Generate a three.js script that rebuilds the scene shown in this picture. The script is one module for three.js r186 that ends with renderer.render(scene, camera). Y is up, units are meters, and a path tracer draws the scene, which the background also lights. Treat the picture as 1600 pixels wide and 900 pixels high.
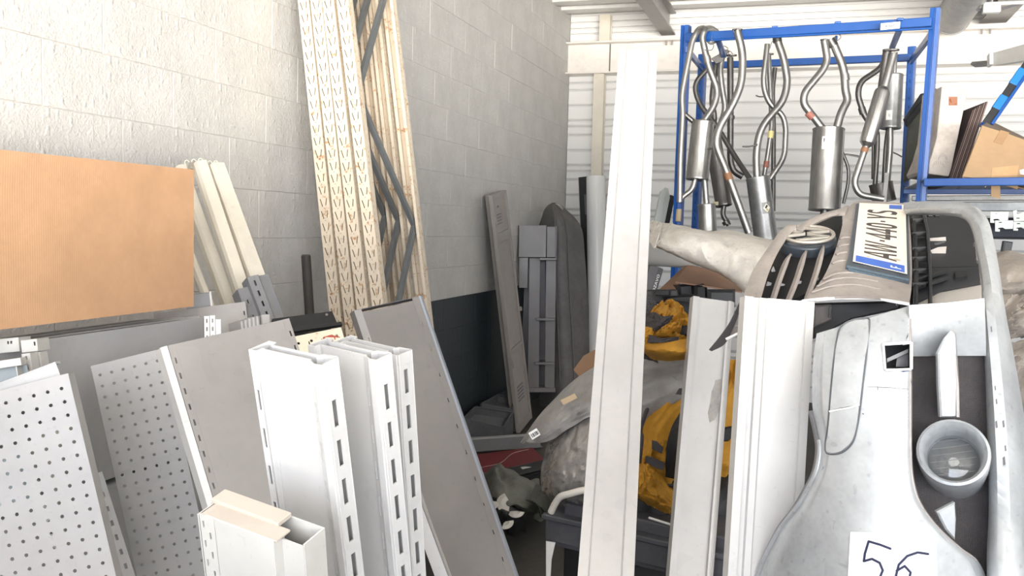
import * as THREE from 'three';
import { RoundedBoxGeometry } from 'three/addons/geometries/RoundedBoxGeometry.js';
import { mergeGeometries, mergeVertices, toCreasedNormals } from 'three/addons/utils/BufferGeometryUtils.js';
import { RectAreaLightUniformsLib } from 'three/addons/lights/RectAreaLightUniformsLib.js';
import { Sky } from 'three/addons/objects/Sky.js';

// ---------- camera, sky, daylight, exposure ----------
// world: left wall is x = 0, back wall is z = 0, floor is y = 0
const scene = new THREE.Scene();
const F = 1450;                                       // focal length in pixels of the 1600 x 900 frame
const camera = new THREE.PerspectiveCamera(2 * Math.atan(450 / F) * 180 / Math.PI, 1600 / 900, 0.05, 100);
camera.rotation.order = 'YXZ';
camera.position.set(2.186, 1.5, 8.539);
camera.rotation.set(-0.06714, 0.3053, 0.025);
camera.updateMatrixWorld();
scene.add(camera);
RectAreaLightUniformsLib.init();
const sky = new Sky(); sky.scale.setScalar(400);
{ const u = sky.material.uniforms; u.turbidity.value = 12; u.rayleigh.value = 0.5; u.mieCoefficient.value = 0.005; u.mieDirectionalG.value = 0.8;
  u.sunPosition.value.set(-0.5, 0.75, 0.45); }
scene.add(sky); scene.backgroundIntensity = scene.environmentIntensity = 0.6;
const sun = new THREE.DirectionalLight(0xfff4e4, 3);
sun.position.set(-10, 15, 22); sun.target.position.set(3, 0, 14);
sun.castShadow = true; sun.shadow.mapSize.set(1024, 1024); sun.shadow.radius = 1;
Object.assign(sun.shadow.camera, { left: -14, right: 14, top: 14, bottom: -14, near: 1, far: 60 });
scene.add(sun, sun.target);
// daylight entering by the big loading doorway behind the camera
const dayLight = new THREE.RectAreaLight(0xfdfaf6, 7, 8.4, 1.7);
dayLight.position.set(5.0, 2.1, 11.5); dayLight.lookAt(5.0, 2.1, 0);
scene.add(dayLight);
// the pale yard in full sun in front of the doorway throws light up into the room
const yardLight = new THREE.RectAreaLight(0xfff8ee, 46, 20, 11);
yardLight.position.set(8.5, 0.03, 20.5); yardLight.lookAt(8.5, 10, 20.5);
scene.add(yardLight);
const renderer = new THREE.WebGLRenderer({ antialias: true });
renderer.toneMapping = THREE.LinearToneMapping;
renderer.toneMappingExposure = 1.55;
renderer.shadowMap.enabled = true;

// ---------- helpers ----------
const V = (x, y, z) => new THREE.Vector3(x, y, z);
let seed = 20240611;
function rnd() { seed |= 0; seed = seed + 0x6D2B79F5 | 0; let t = Math.imul(seed ^ seed >>> 15, 1 | seed); t = t + Math.imul(t ^ t >>> 7, 61 | t) ^ t; return ((t ^ t >>> 14) >>> 0) / 4294967296; }
const rr = (a, b) => a + (b - a) * rnd();
const at = (x, y, Z) => V((x - 800) / F * Z, (450 - y) / F * Z, -Z).applyMatrix4(camera.matrixWorld);   // a measured direction and distance to a place in the room
function hit(x, y, n, c) { const o = camera.position, d = at(x, y, 1).sub(o); return d.multiplyScalar((c - n.dot(o)) / n.dot(d)).add(o); }
const onX = (x, y, c) => hit(x, y, V(1, 0, 0), c), onY = (x, y, c) => hit(x, y, V(0, 1, 0), c), onZ = (x, y, c) => hit(x, y, V(0, 0, 1), c);
const names = new Map();
function numbered(n) { const k = names.get(n) || 0; names.set(n, k + 1); return k ? n + '_' + String(k).padStart(3, '0') : n; }
function soft(o) { o.traverse((m) => { if (m.isMesh) { m.castShadow = true; m.receiveShadow = true; } }); return o; }
// metre-true uv by the dominant direction of each face
function boxUV(g) {
  const p = g.attributes.position, n = g.attributes.normal, uv = new Float32Array(p.count * 2);
  for (let i = 0; i < p.count; i += 3) {
    let a = 0, b = 0, c = 0;
    for (let k = 0; k < 3; k++) { a += n.getX(i + k); b += n.getY(i + k); c += n.getZ(i + k); }
    a = Math.abs(a); b = Math.abs(b); c = Math.abs(c);
    for (let k = 0; k < 3; k++) {
      const j = i + k, x = p.getX(j), y = p.getY(j), z = p.getZ(j);
      uv[2 * j] = a > b && a > c ? z : x; uv[2 * j + 1] = b >= a && b >= c ? z : y;
    }
  }
  g.setAttribute('uv', new THREE.BufferAttribute(uv, 2));
  return g;
}
function ni(g) { const r = g.index ? g.toNonIndexed() : g; if (!r.attributes.normal) r.computeVertexNormals(); for (const k of Object.keys(r.attributes)) if (!['position', 'normal', 'color'].includes(k)) r.deleteAttribute(k); r.morphAttributes = {}; return r; }
function join(list) { const a = [list].flat(9).map(ni); return a.length === 1 ? a[0] : mergeGeometries(a); }
// one named mesh; geometry is in the parent's own frame
function P(parent, name, list, m, keepUV) {
  let g = keepUV ? [list].flat()[0] : boxUV(join(list)); if (!keepUV) { const u = g.attributes.uv, a = rnd(), b = rnd(); for (let i = 0; i < u.count; i++) u.setXY(i, u.getX(i) + a, u.getY(i) + b); }
  const o = new THREE.Mesh(g, m); o.name = name; o.castShadow = o.receiveShadow = true; parent.add(o); return o;
}
// the same, geometry measured in the room's frame
function PW(parent, name, list, m) {
  parent.updateWorldMatrix(true, false);
  const g = join(list).clone().applyMatrix4(parent.matrixWorld.clone().invert());
  return P(parent, name, g, m);
}
function tag(o, label, category, group) { o.userData.label = label; o.userData.category = category; if (group) o.userData.group = group; return o; }
function T(name, label, category, M, group) {
  const o = new THREE.Group(); o.name = numbered(name); scene.add(o); tag(o, label, category, group);
  if (M?.isVector3) o.position.copy(M); else if (M) M.decompose(o.position, o.quaternion, o.scale);
  return o;
}
function S(name, list, m, parent) { const o = P(parent || scene, parent ? name : numbered(name), list, m); if (!parent) o.userData.kind = 'structure'; return o; }
function copy(o, label) { const c = o.clone(); c.name = numbered(o.name.replace(/_\d{3}$/, '')); c.userData = { ...o.userData }; if (label) c.userData.label = label; scene.add(c); return c; }
// frame: y from base to top, x towards 'right', z = x cross y
function frame(base, top, right) {
  const y = top.clone().sub(base).normalize(), x = right.clone().sub(base); x.addScaledVector(y, -x.dot(y)).normalize();
  return new THREE.Matrix4().makeBasis(x, y, x.clone().cross(y)).setPosition(base);
}
const local = (M, p) => p.clone().applyMatrix4(M.clone().invert());
// geometry makers
function bx(w, h, d, x = 0, y = 0, z = 0, r = 0.002) { const g = r ? new RoundedBoxGeometry(w, h, d, 1, Math.min(r, w * .45, h * .45, d * .45)) : new THREE.BoxGeometry(w, h, d); return ni(g.translate(x, y, z)); }
const b0 = (x0, x1, y0, y1, z0, z1, r) => bx(x1 - x0, y1 - y0, z1 - z0, (x0 + x1) / 2, (y0 + y1) / 2, (z0 + z1) / 2, r);
function shp(pts, holes = []) { const s = new THREE.Shape(pts.map((p) => new THREE.Vector2(p[0], p[1]))); for (const h of holes) s.holes.push(new THREE.Path(h.map((p) => new THREE.Vector2(p[0], p[1])))); return s; }
// outline in x,y pushed along z from z0 by t
function ext(pts, t, z0 = 0, bevel = 0, holes = []) {
  const g = new THREE.ExtrudeGeometry(shp(pts, holes), { depth: t - 2 * bevel, bevelEnabled: bevel > 0, bevelThickness: bevel, bevelSize: bevel, bevelOffset: -bevel, bevelSegments: 1, curveSegments: 6 });
  return ni(g.translate(0, 0, z0 + bevel));
}
// outline in x,z pushed up along y
function prof(pts, y0, y1, bevel = 0) { const g = ext(pts.map((p) => [p[0], -p[1]]), y1 - y0, 0, bevel); return g.rotateX(-Math.PI / 2).translate(0, y0, 0); }
// outline in y,z pushed along x
function profX(pts, x0, x1, bevel = 0) { const g = ext(pts.map((p) => [-p[1], p[0]]), x1 - x0, 0, bevel); return g.rotateY(Math.PI / 2).translate(x0, 0, 0); }
// open polyline thickened to a bent sheet profile
function sheet(line, t) {
  const L = line.map((p) => new THREE.Vector2(p[0], p[1])), out = [], inn = [];
  for (let i = 0; i < L.length; i++) {
    const a = i ? L[i].clone().sub(L[i - 1]).normalize() : null, b = i < L.length - 1 ? L[i + 1].clone().sub(L[i]).normalize() : null;
    const na = a && new THREE.Vector2(-a.y, a.x), nb = b && new THREE.Vector2(-b.y, b.x);
    const n = na && nb ? na.clone().add(nb).normalize() : (na || nb).clone(); const k = na && nb ? t / 2 / Math.max(.3, n.dot(na)) : t / 2;
    out.push([L[i].x + n.x * k, L[i].y + n.y * k]); inn.unshift([L[i].x - n.x * k, L[i].y - n.y * k]);
  }
  return [...inn.reverse(), ...out.reverse()];
}
const circ = (cx, cy, r, n = 10, ry = r) => Array.from({ length: n }, (_, i) => [cx + r * Math.cos(i / n * 2 * Math.PI), cy + ry * Math.sin(i / n * 2 * Math.PI)]);
const rect = (cx, cy, w, h) => [[cx - w / 2, cy - h / 2], [cx + w / 2, cy - h / 2], [cx + w / 2, cy + h / 2], [cx - w / 2, cy + h / 2]];
// a sheet punched cell by cell; holes are outlines inside one cell of size a x b; fills x0.. and y0.. with nx x ny cells, thickness t in front of z = 0
function punched(x0, y0, a, b, nx, ny, holes, t) {
  const f = ni(new THREE.ShapeGeometry(shp([[0, 0], [a, 0], [a, b], [0, b]], holes))), back = f.clone();
  f.translate(0, 0, t);
  { const p = back.attributes.position, n = back.attributes.normal; for (let i = 0; i < p.count; i += 3) { const s = [p.getX(i), p.getY(i)]; p.setXY(i, p.getX(i + 1), p.getY(i + 1)); p.setXY(i + 1, s[0], s[1]); } for (let i = 0; i < n.count; i++) n.setXYZ(i, 0, 0, -1); }
  const w = [];
  for (const h of holes) for (let i = 0; i < h.length; i++) { const p = h[i], q = h[(i + 1) % h.length]; w.push(...p, 0, ...p, t, ...q, t, ...p, 0, ...q, t, ...q, 0); }
  const wall = new THREE.BufferGeometry(); wall.setAttribute('position', new THREE.Float32BufferAttribute(w, 3)); wall.computeVertexNormals();
  const cell = mergeGeometries([f, back, wall]), out = [];
  for (let i = 0; i < nx; i++) for (let j = 0; j < ny; j++) out.push(cell.clone().translate(x0 + i * a, y0 + j * b, 0));
  return mergeGeometries(out);
}
// polyline with rounded bends -> pipe
function bentPath(pts, br) {
  const c = new THREE.CurvePath();
  let a = pts[0];
  for (let i = 1; i < pts.length - 1; i++) {
    const p = pts[i], u = pts[i - 1].clone().sub(p), w = pts[i + 1].clone().sub(p), r = Math.min(br, u.length() * .48, w.length() * .48);
    const s = p.clone().addScaledVector(u.normalize(), r), e = p.clone().addScaledVector(w.normalize(), r);
    c.add(new THREE.LineCurve3(a, s)); c.add(new THREE.QuadraticBezierCurve3(s, p, e)); a = e;
  }
  c.add(new THREE.LineCurve3(a, pts[pts.length - 1]));
  return c;
}
function pipe(pts, r, br = r * 3, seg = 0, rad = 12) {
  const c = bentPath(pts, br); const n = seg || Math.max(4, pts.length * 9);
  const out = [new THREE.TubeGeometry(c, n, r, rad, false)];
  for (const [p, q] of [[pts[0], pts[1]], [pts[pts.length - 1], pts[pts.length - 2]]]) {   // open ends: rolled lip and dark bore
    const d = p.clone().sub(q).normalize(), g = new THREE.RingGeometry(r * .86, r, rad).applyQuaternion(new THREE.Quaternion().setFromUnitVectors(V(0, 0, 1), d)).translate(p.x, p.y, p.z);
    const bore = new THREE.CylinderGeometry(r * .86, r * .86, r * 2, rad, 1, true).rotateX(Math.PI / 2).translate(0, 0, -r).applyQuaternion(new THREE.Quaternion().setFromUnitVectors(V(0, 0, 1), d)).translate(p.x, p.y, p.z);
    out.push(g, bore);
  }
  return join(out);
}
const tube = (pts, r, n = 24, rad = 8, closed = false) => ni(new THREE.TubeGeometry(new THREE.CatmullRomCurve3(pts, closed, 'centripetal'), n, r, rad, closed));
function rod(a, b, r, r2 = r, n = 10) { const d = b.clone().sub(a), g = new THREE.CylinderGeometry(r2, r, d.length(), n); return ni(g.applyQuaternion(new THREE.Quaternion().setFromUnitVectors(V(0, 1, 0), d.normalize())).translate((a.x + b.x) / 2, (a.y + b.y) / 2, (a.z + b.z) / 2)); }
function bar(a, b, w, t, side) {                      // square bar from a to b, width w along 'side', thickness t
  const y = b.clone().sub(a), L = y.length(); y.normalize(); const x = side.clone().addScaledVector(y, -side.dot(y)).normalize(), z = x.clone().cross(y);
  return bx(w, L, t, 0, L / 2, 0, Math.min(w, t) * .15).applyMatrix4(new THREE.Matrix4().makeBasis(x, y, z).setPosition(a));
}
// smooth surface through a grid of points, given a thickness
function loft(rows, thick = 0, sub = 1) {
  const nr = rows.length, nc = rows[0].length, pos = [], idx = [];
  for (const r of rows) for (const p of r) pos.push(p.x, p.y, p.z);
  for (let i = 0; i < nr - 1; i++) for (let j = 0; j < nc - 1; j++) { const a = i * nc + j, b = a + 1, c = a + nc, d = c + 1; idx.push(a, c, b, b, c, d); }
  const g = new THREE.BufferGeometry(); g.setAttribute('position', new THREE.Float32BufferAttribute(pos, 3)); g.setIndex(idx); g.computeVertexNormals();
  if (!thick) return ni(g);
  const n = g.attributes.normal, m = nr * nc, p2 = pos.slice();
  for (let i = 0; i < m; i++) p2.push(pos[3 * i] - n.getX(i) * thick, pos[3 * i + 1] - n.getY(i) * thick, pos[3 * i + 2] - n.getZ(i) * thick);
  const id2 = idx.slice(); for (let i = 0; i < idx.length; i += 3) id2.push(idx[i] + m, idx[i + 2] + m, idx[i + 1] + m);
  const edge = []; for (let j = 0; j < nc - 1; j++) { edge.push([j, j + 1]); edge.push([(nr - 1) * nc + j + 1, (nr - 1) * nc + j]); } for (let i = 0; i < nr - 1; i++) { edge.push([(i + 1) * nc, i * nc]); edge.push([i * nc + nc - 1, (i + 1) * nc + nc - 1]); }
  for (const [a, b] of edge) id2.push(a, b, a + m, b, b + m, a + m);
  const h = new THREE.BufferGeometry(); h.setAttribute('position', new THREE.Float32BufferAttribute(p2, 3)); h.setIndex(id2);
  return ni(toCreasedNormals(h, 0.9));
}
// resample a coarse net of control points smoothly (Catmull-Rom both ways) to nu x nv
function net(ctrl, nu, nv, bump) {
  const rows = ctrl.map((r) => { const c = new THREE.CatmullRomCurve3(r, false, 'centripetal'); return Array.from({ length: nv }, (_, j) => c.getPoint(j / (nv - 1))); });
  const out = Array.from({ length: nu }, () => []);
  for (let j = 0; j < nv; j++) { const c = new THREE.CatmullRomCurve3(rows.map((r) => r[j]), false, 'centripetal'); for (let i = 0; i < nu; i++) { const p = c.getPoint(i / (nu - 1)); if (bump) p.add(bump(i / (nu - 1), j / (nv - 1), p)); out[i][j] = p; } }
  return out;
}

// ---------- textures and materials ----------
function lattice(n, s) { let q = s; const r = () => { q = Math.imul(q ^ q >>> 15, 0x2c1b3c6d); q = Math.imul(q ^ q >>> 12, 0x297a2d39); q ^= q >>> 15; q = q + 0x9E3779B9 | 0; return (q >>> 0) / 4294967296; }; return Float32Array.from({ length: n * n }, r); }
function noiseFn(n, s) { const L = lattice(n, s); return (u, v) => { let x = u * n, y = v * n; const i = Math.floor(x), j = Math.floor(y); x -= i; y -= j; x = x * x * (3 - 2 * x); y = y * y * (3 - 2 * y); const w = (a) => ((a % n) + n) % n; const A = L[w(j) * n + w(i)], B = L[w(j) * n + w(i + 1)], C = L[w(j + 1) * n + w(i)], D = L[w(j + 1) * n + w(i + 1)]; return (A + (B - A) * x) * (1 - y) + (C + (D - C) * x) * y; }; }
function tex(size, fn, srgb, rep = 1) {
  const d = new Uint8Array(size * size * 4);
  for (let j = 0; j < size; j++) for (let i = 0; i < size; i++) { const c = fn(i / size, j / size); const k = (j * size + i) * 4; for (let q = 0; q < 3; q++) d[k + q] = Math.max(0, Math.min(255, (c.length ? c[q] : c) * 255)); d[k + 3] = 255; }
  const t = new THREE.DataTexture(d, size, size); t.wrapS = t.wrapT = THREE.RepeatWrapping; t.magFilter = THREE.LinearFilter; t.minFilter = THREE.LinearMipmapLinearFilter; t.generateMipmaps = true;
  if (srgb) t.colorSpace = THREE.SRGBColorSpace; t.repeat.set(rep, rep); t.needsUpdate = true; return t;
}
const n4 = noiseFn(4, 11), n8 = noiseFn(8, 12), n16 = noiseFn(16, 13), n32 = noiseFn(32, 14), n64 = noiseFn(64, 15), n128 = noiseFn(128, 16), n256 = noiseFn(256, 17);
const streak = noiseFn(64, 18);
const wear = (u, v) => { const b = .5 * n8(u, v) + .3 * n16(u, v) + .2 * n64(u, v); const sp = n128(u, v) > .93 ? .07 : 0; const st = n4(u, v) * n32(u, v) > .55 ? .05 : 0; return .95 + .04 * (b - .5) * 2 - sp * .5 - st * .35; };
const tWear = tex(512, wear, true, 1.1);
const tRough = tex(256, (u, v) => .72 + .28 * (.5 * n8(u, v) + .3 * n32(u, v) + .2 * n64(u, v)), false, 1.7);
const tPlaster = tex(1024, (u, v) => { const g = n256(u, v) * .4 + n128(u, v) * .35 + n32(u, v) * .25; const lump = Math.max(0, n64(u, v) - .72) * 1.6; return Math.min(1, g * .6 + lump); }, false, .85);
const tBlock = tex(512, (u, v) => { const b = .4 * n8(u, v) + .3 * n16(u, v) + .3 * n64(u, v); return .955 + .05 * (b - .5) * 2 - (n128(u, v) > .955 ? .05 : 0); }, true, .8);
const tFloor = tex(512, (u, v) => { const b = .5 * n4(u, v) + .3 * n16(u, v) + .2 * n128(u, v); return .8 + .35 * (b - .5); }, true, .5);
const tCard = tex(512, (u, v) => { const f = .5 + .5 * Math.sin(u * 2 * Math.PI * 64); const b = .5 * n8(u, v) + .3 * n32(u, v) + .2 * n256(u, v); return .95 + .012 * (f - .5) + .08 * (b - .5); }, true, 2.5);
const tCardB = tex(512, (u, v) => .5 + .5 * Math.sin(u * 2 * Math.PI * 64) * .6 + .3 * (n64(u, v) - .5), false, 2.5);
const tCloth = tex(512, (u, v) => .5 + .2 * Math.sin(u * 2 * Math.PI * 128) + .2 * Math.sin(v * 2 * Math.PI * 128) + .25 * (n32(u, v) - .5), false, 4);
const tDust = tex(512, (u, v) => { const b = .45 * n8(u, v) + .35 * n32(u, v) + .2 * n128(u, v); return .88 + .2 * (b - .5) - (n64(u, v) > .9 ? .06 : 0); }, true, 1.6);
const tRust = tex(512, (u, v) => { const k = Math.max(0, n32(u, v) * .6 + n128(u, v) * .4 - .7) * 3.5, w = wear(u, v); return [w * (1 - .25 * k), w * (1 - .5 * k), w * (1 - .7 * k)]; }, true, 1.3);
const tBrush = tex(512, (u, v) => { const s = streak(u * 4, v * .12) * .6 + n256(u, v) * .4; return .86 + .2 * (s - .5) + .1 * (n8(u, v) - .5); }, true, 3);
function M(color, o = {}) { const { phys, ...r } = o; const m = phys ? new THREE.MeshPhysicalMaterial({ color, roughness: .5, ...r }) : new THREE.MeshStandardMaterial({ color, roughness: .5, ...r }); return m; }
const paint = (c, o) => M(c, { map: tWear, roughness: .42, roughnessMap: tRough, ...o });
const mat = {
  block: M(0xcfcdc9, { map: tBlock, roughness: .62, bumpMap: tPlaster, bumpScale: .004 }),
  dado: M(0x2b3338, { map: tBlock, roughness: .5, bumpMap: tPlaster, bumpScale: .003 }),
  floor: M(0x5a5753, { map: tFloor, roughness: .75 }),
  siding: M(0xdedddb, { roughness: .45 }), white: paint(0xe9e9e7), whiteGloss: paint(0xeceeee, { roughness: .3 }),
  deck: paint(0xeeede9), rafter: paint(0x9b9894), beamWhite: paint(0xeae4dd), cream: paint(0xd9d2c3),
  rackCream: M(0xe2d3bd, { map: tRust, roughness: .5 }), greyPaint: paint(0xb3b3b4), greyDark: paint(0x626166), greyMid: paint(0x808082),
  steelBlue: paint(0x6e7274, { metalness: .2 }), blue: paint(0x1c519a, { roughness: .38 }), blueDark: paint(0x1c519a, { roughness: .38 }),
  black: M(0x1d1e20, { roughness: .55, map: tDust }), blackPlastic: M(0x2a2b2e, { roughness: .5, map: tDust }),
  steel: M(0xb3b2af, { metalness: .9, roughness: .42, map: tBrush, roughnessMap: tRough }), steelDark: M(0x7a7876, { metalness: .85, roughness: .48, map: tBrush, roughnessMap: tRough }),
  galv: M(0xa7a8a8, { metalness: .85, roughness: .45, map: tDust }), card: M(0xc39a76, { map: tCard, roughness: .85, bumpMap: tCardB, bumpScale: .00015 }),
  cardPale: M(0xa98c6b, { map: tCard, roughness: .9 }), rust: M(0x8a5236, { roughness: .8, map: tDust }),
};
// ---------- the room ----------
const RX = 10, RZ = 11.6, CH = 3.44;                 // right wall, front wall, underside of the roof deck
S('floor', b0(-.3, RX + .3, -.2, 0, -.3, RZ + .3, 0), mat.floor);
S('yard_ground', b0(-12, 18, -.22, -.02, RZ + .3, 32, 0), M(0xc9c2b6, { roughness: .9, map: tFloor }));
// block wall: a mortar core with one block mesh each in running bond
{
  const core = S('wall_left', b0(-.3, -.003, 1.021, 3.9, -.3, RZ + .3, 0), mat.block);
  S('painted_dado', b0(-.3, -.003, 0, 1.021, -.3, RZ + .3, 0), mat.dado, core);
  const CO = .2, BL = .6, y0 = .02;
  const geos = [0, 1, 2, 3].map((k) => boxUV(bx(.03, CO - .0016, BL - .002, -.015, 0, 0, .003).translate(0, 0, 0)).translate(0, 0, 0));
  const half = boxUV(bx(.03, CO - .0016, BL / 2 - .002, -.015, 0, 0, .003));
  for (let r = 0; r < 18; r++) {
    const y = y0 + (r + .5) * CO, off = (r % 2) * BL / 2 + [0, .05, -.04][r % 3];
    for (let z = off - BL; z < 7.6; z += BL) {
      let g = geos[Math.floor(rnd() * 4)], zc = z + BL / 2;
      if (zc - BL / 2 < -.01) { if (zc + BL / 2 < .1) continue; const w = zc + BL / 2; const gg = boxUV(bx(.03, CO - .0016, w - .002, -.015, 0, 0, .003)); g = gg; zc = w / 2; }
      const m = new THREE.Mesh(g, y < 1.02 ? mat.dado : mat.block); m.name = 'wall_block'; m.castShadow = m.receiveShadow = true;
      m.position.set(rr(-.0008, .0008), y, zc); core.add(m);
    }
  }
}
// back wall: core with horizontal siding bands, steel beam, columns
const wallBack = S('wall_back', b0(-.3, RX + .3, 0, 3.9, -.3, -.035, 0), mat.siding);
{
  // edges of the siding bands measured up the corner
  const ys = [40.6, 52.5, 62]; const H = (py) => onZ(900, py, 0).y;
  const bands = []; let y = .1; const step = [.142, .142, .06, .078];
  const topRef = H(140.5); // groove heights repeat every .422 m
  let yy = topRef; const P4 = [H(140.5) - H(164.7), H(164.7) - H(188), H(188) - H(197.6), H(197.6) - H(210.8)];
  let k = 0; while (yy > .15) { bands.push([yy - P4[k % 4], yy]); yy -= P4[k % 4]; k++; }
  bands.push([H(140.5), H(129.6)], [H(129.6), H(118)]);
  bands.push([H(66), H(53)], [H(53), H(44.5)], [H(44.5), H(35)], [H(35), H(24)]);
  for (const [a, b] of bands) { const h = b - a; S('siding_panel', profX([[a + .004, -.036], [b - .006, -.036], [b - .006, -.012], [b - .012, -.004], [a + .016, 0], [a + .004, -.008]], 0.004, RX), mat.siding, wallBack); }
  const bt = H(70), bb = H(119);
  const beam = S('wall_beam', b0(.0, RX, bb + .012, bt - .012, -.03, .05), mat.beamWhite);
  S('flange', b0(.0, RX, bt - .014, bt, -.03, .14, .003), mat.beamWhite, beam);
  S('flange', b0(.0, RX, bb, bb + .014, -.03, .14, .003), mat.beamWhite, beam);
  // joint in the beam's cover plate, with its dark sealant bead
  const jx = onZ(953, 90, .05).x; S('seam', b0(jx - .006, jx + .006, bb + .03, bt, .05, .054, .002), M(0x6d655f, { roughness: .8 }), beam);
  const bolt = []; for (const px of [1041, 1050]) { const q = onZ(px, 70, .1); bolt.push(rod(V(q.x, bt - .05, .1), V(q.x, bt - .01, .1), .008)); }
  for (const px of [1534, 1547]) { const q = onZ(px, 52, .1); bolt.push(rod(V(q.x, bt - .05, .1), V(q.x, bt - .01, .1), .008)); }
  S('bolt', bolt, mat.rafter, beam);
  // H column below the beam and its stub above
  const col = (x0, x1, y0, y1, nm) => { const w = x1 - x0; const c = S(nm, b0(x0, x1, y0, y1, .09, .1), mat.cream); S('web', b0(x0 + w * .45, x0 + w * .55, y0, y1, .012, .09), mat.cream, c); S('back_flange', b0(x0 + .01, x1 + .0, y0, y1, .002, .012), mat.cream, c); return c; };
  const cx0 = onZ(929, 125, .1).x, cx1 = onZ(944, 125, .1).x; col(cx0 - .01, cx1, 0, bb, 'wall_column');
  const ux0 = onZ(936, 50, .1).x, ux1 = onZ(953, 50, .1).x; col(ux0, ux1, bt, CH, 'wall_column');
}
S('wall_right', b0(RX, RX + .3, 0, 3.9, -.3, RZ + .3, 0), mat.white);
// front wall with the wide loading doorway
{ const w = S('wall_front', [b0(-.3, .6, 0, 3.9, RZ, RZ + .25, 0), b0(9.4, RX + .3, 0, 3.9, RZ, RZ + .25, 0), b0(.6, 9.4, 3.05, 3.9, RZ, RZ + .25, 0)], mat.white); }
// roof deck with trapezoid ribs running from the block wall to the right
{
  const c = S('ceiling', b0(-.3, RX + .3, CH + .07, CH + .2, -.3, RZ + .3, 0), mat.deck);
  for (let i = 0; i < 36; i++) { const z = .26 + i * .31; S('deck_rib', profX([[CH + .072, z - .115], [CH + .072, z + .115], [CH, z + .075], [CH - .004, z + .01], [CH, z - .075]].map((p) => p), .0, RX), mat.deck, c); }
}
// steel rafters
function rafter(x, w, h, m) { const r = S('roof_rafter', b0(x - w / 2, x + w / 2, CH - h, CH - h + .016, .05, RZ), m); S('web', b0(x - .006, x + .006, CH - h + .016, CH - .012, .05, RZ), m, r); S('top_flange', b0(x - w / 2, x + w / 2, CH - .012, CH - .001, .05, RZ), m, r); return r; }
rafter(onZ(1043, 61, .1).x, .125, .2, mat.rafter);
// ---------- the row of benches between the doorway and the camera: it keeps the light of the yard off everything low ----------
[[.15, 3.0, 'long wooden bench near the block wall, in front of the doorway'], [3.1, 6.0, 'long wooden bench in the middle of the doorway'], [6.1, 9.2, 'long wooden bench at the far side of the doorway']].forEach(([x0, x1, label]) => {
  const g = T('work_bench', label, 'bench', V((x0 + x1) / 2, 0, 10)), w = x1 - x0, m = M(0x8a7358, { roughness: .8, map: tDust });
  P(g, 'bench_top', bx(w, .05, .6, 0, .935, 0, .006), m); P(g, 'front_panel', bx(w - .04, .88, .02, 0, .46, -.25, .003), m);
  for (const [x, z] of [[-1, -1], [1, -1], [-1, 1], [1, 1]]) P(g, 'leg', bx(.07, .91, .07, x * (w / 2 - .06), .455, z * .24 + .01, .004), m);
});
// ---------- shelving parts stacked by the block wall ----------
// an edge measured at two places, carried on down to the floor
function toFloor(x0, y0, Z0, x1, y1, Z1, floorY = 0) { const a = at(x0, y0, Z0), b = at(x1, y1, Z1), d = b.clone().sub(a), k = (floorY - a.y) / d.y; return { top: a, base: a.clone().addScaledVector(d, k), len: d.length() * k }; }
function stand(x0, y0, Z0, x1, y1, Z1, xr, yr, Zr, floorY = 0) {   // frame of a thing that leans on its base; x runs towards the measured point r
  const e = toFloor(x0, y0, Z0, x1, y1, Z1, floorY), r = at(xr, yr, Zr), w = r.clone().sub(e.top);
  const m = frame(e.base, e.top, e.base.clone().add(w)); const q = local(m, r);
  return { m, len: e.len, w: q.x, e };
}
// cardboard box lying on the panel stack
{
  const X = .6, tr = onX(303, 265, X), br = onX(301, 479, X), yb = br.y, yt = tr.y, z1 = tr.z, z0 = z1 + .95, D = .2, h = yt - yb;
  const g = T('cardboard_box', 'big orange-brown closed cardboard box lying on the stack of grey panels against the block wall', 'box', V(X - D / 2, yb, (z0 + z1) / 2));
  const L = z0 - z1, t = .005;
  // front with gentle dents: a net of points
  const n = noiseFn(6, 91), rows = []; for (let i = 0; i <= 10; i++) { const r = []; for (let j = 0; j <= 24; j++) { const u = i / 10, v = j / 24; const e = Math.min(1, 6 * Math.min(u, 1 - u)) * Math.min(1, 8 * Math.min(v, 1 - v)); const crease = .003 * Math.exp(-(((v - .84) / .02) ** 2)) + .002 * Math.exp(-(((v - .72) / .015) ** 2)); r.push(V(D / 2 - e * (.006 * n(u * .5, v) + crease * (1 - u)), h * (1 - u), L / 2 - v * L)); } rows.push(r); }
  P(g, 'front_panel', loft(rows, t), mat.card);
  P(g, 'side_panel', bx(D - .01, h - .004, t, -.0, h / 2, -L / 2 + t / 2 + .001, .002), mat.card);
  P(g, 'side_panel', bx(D - .01, h - .004, t, -.0, h / 2, L / 2 - t / 2 - .001, .002), mat.card);
  P(g, 'back_panel', bx(t, h - .004, L - .01, -D / 2 + t / 2, h / 2, 0, .002), mat.card);
  P(g, 'top_flap', bx(D / 2 - .002, t, L - .004, D / 4, h - t / 2 - .001, 0, .002), mat.card); P(g, 'top_flap', bx(D / 2 - .002, t, L - .004, -D / 4, h - t / 2 - .001, 0, .002), mat.card);
  P(g, 'bottom_flap', bx(D - .004, t, L - .004, 0, t / 2, 0, .002), mat.card);
}
// tray panel in its own frame: w wide, h high, flanges folded back d; optional slotted side flanges
function trayPanel(g, w, h, d, m, o = {}) {
  const t = .0015;
  P(g, o.face || 'panel_face', o.face3 || b0(0, w, 0, h, -t, 0, .0006), m);
  P(g, 'top_flange', b0(0, w, h - t, h, -d, -t, .0005), m);
  P(g, 'bottom_flange', b0(0, w, 0, t, -d, -t, .0005), m);
  P(g, 'side_flange', b0(0, t, t, h - t, -d, -t, .0005), m); P(g, 'side_flange', b0(w - t, w, t, h - t, -d, -t, .0005), m);
}
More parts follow.
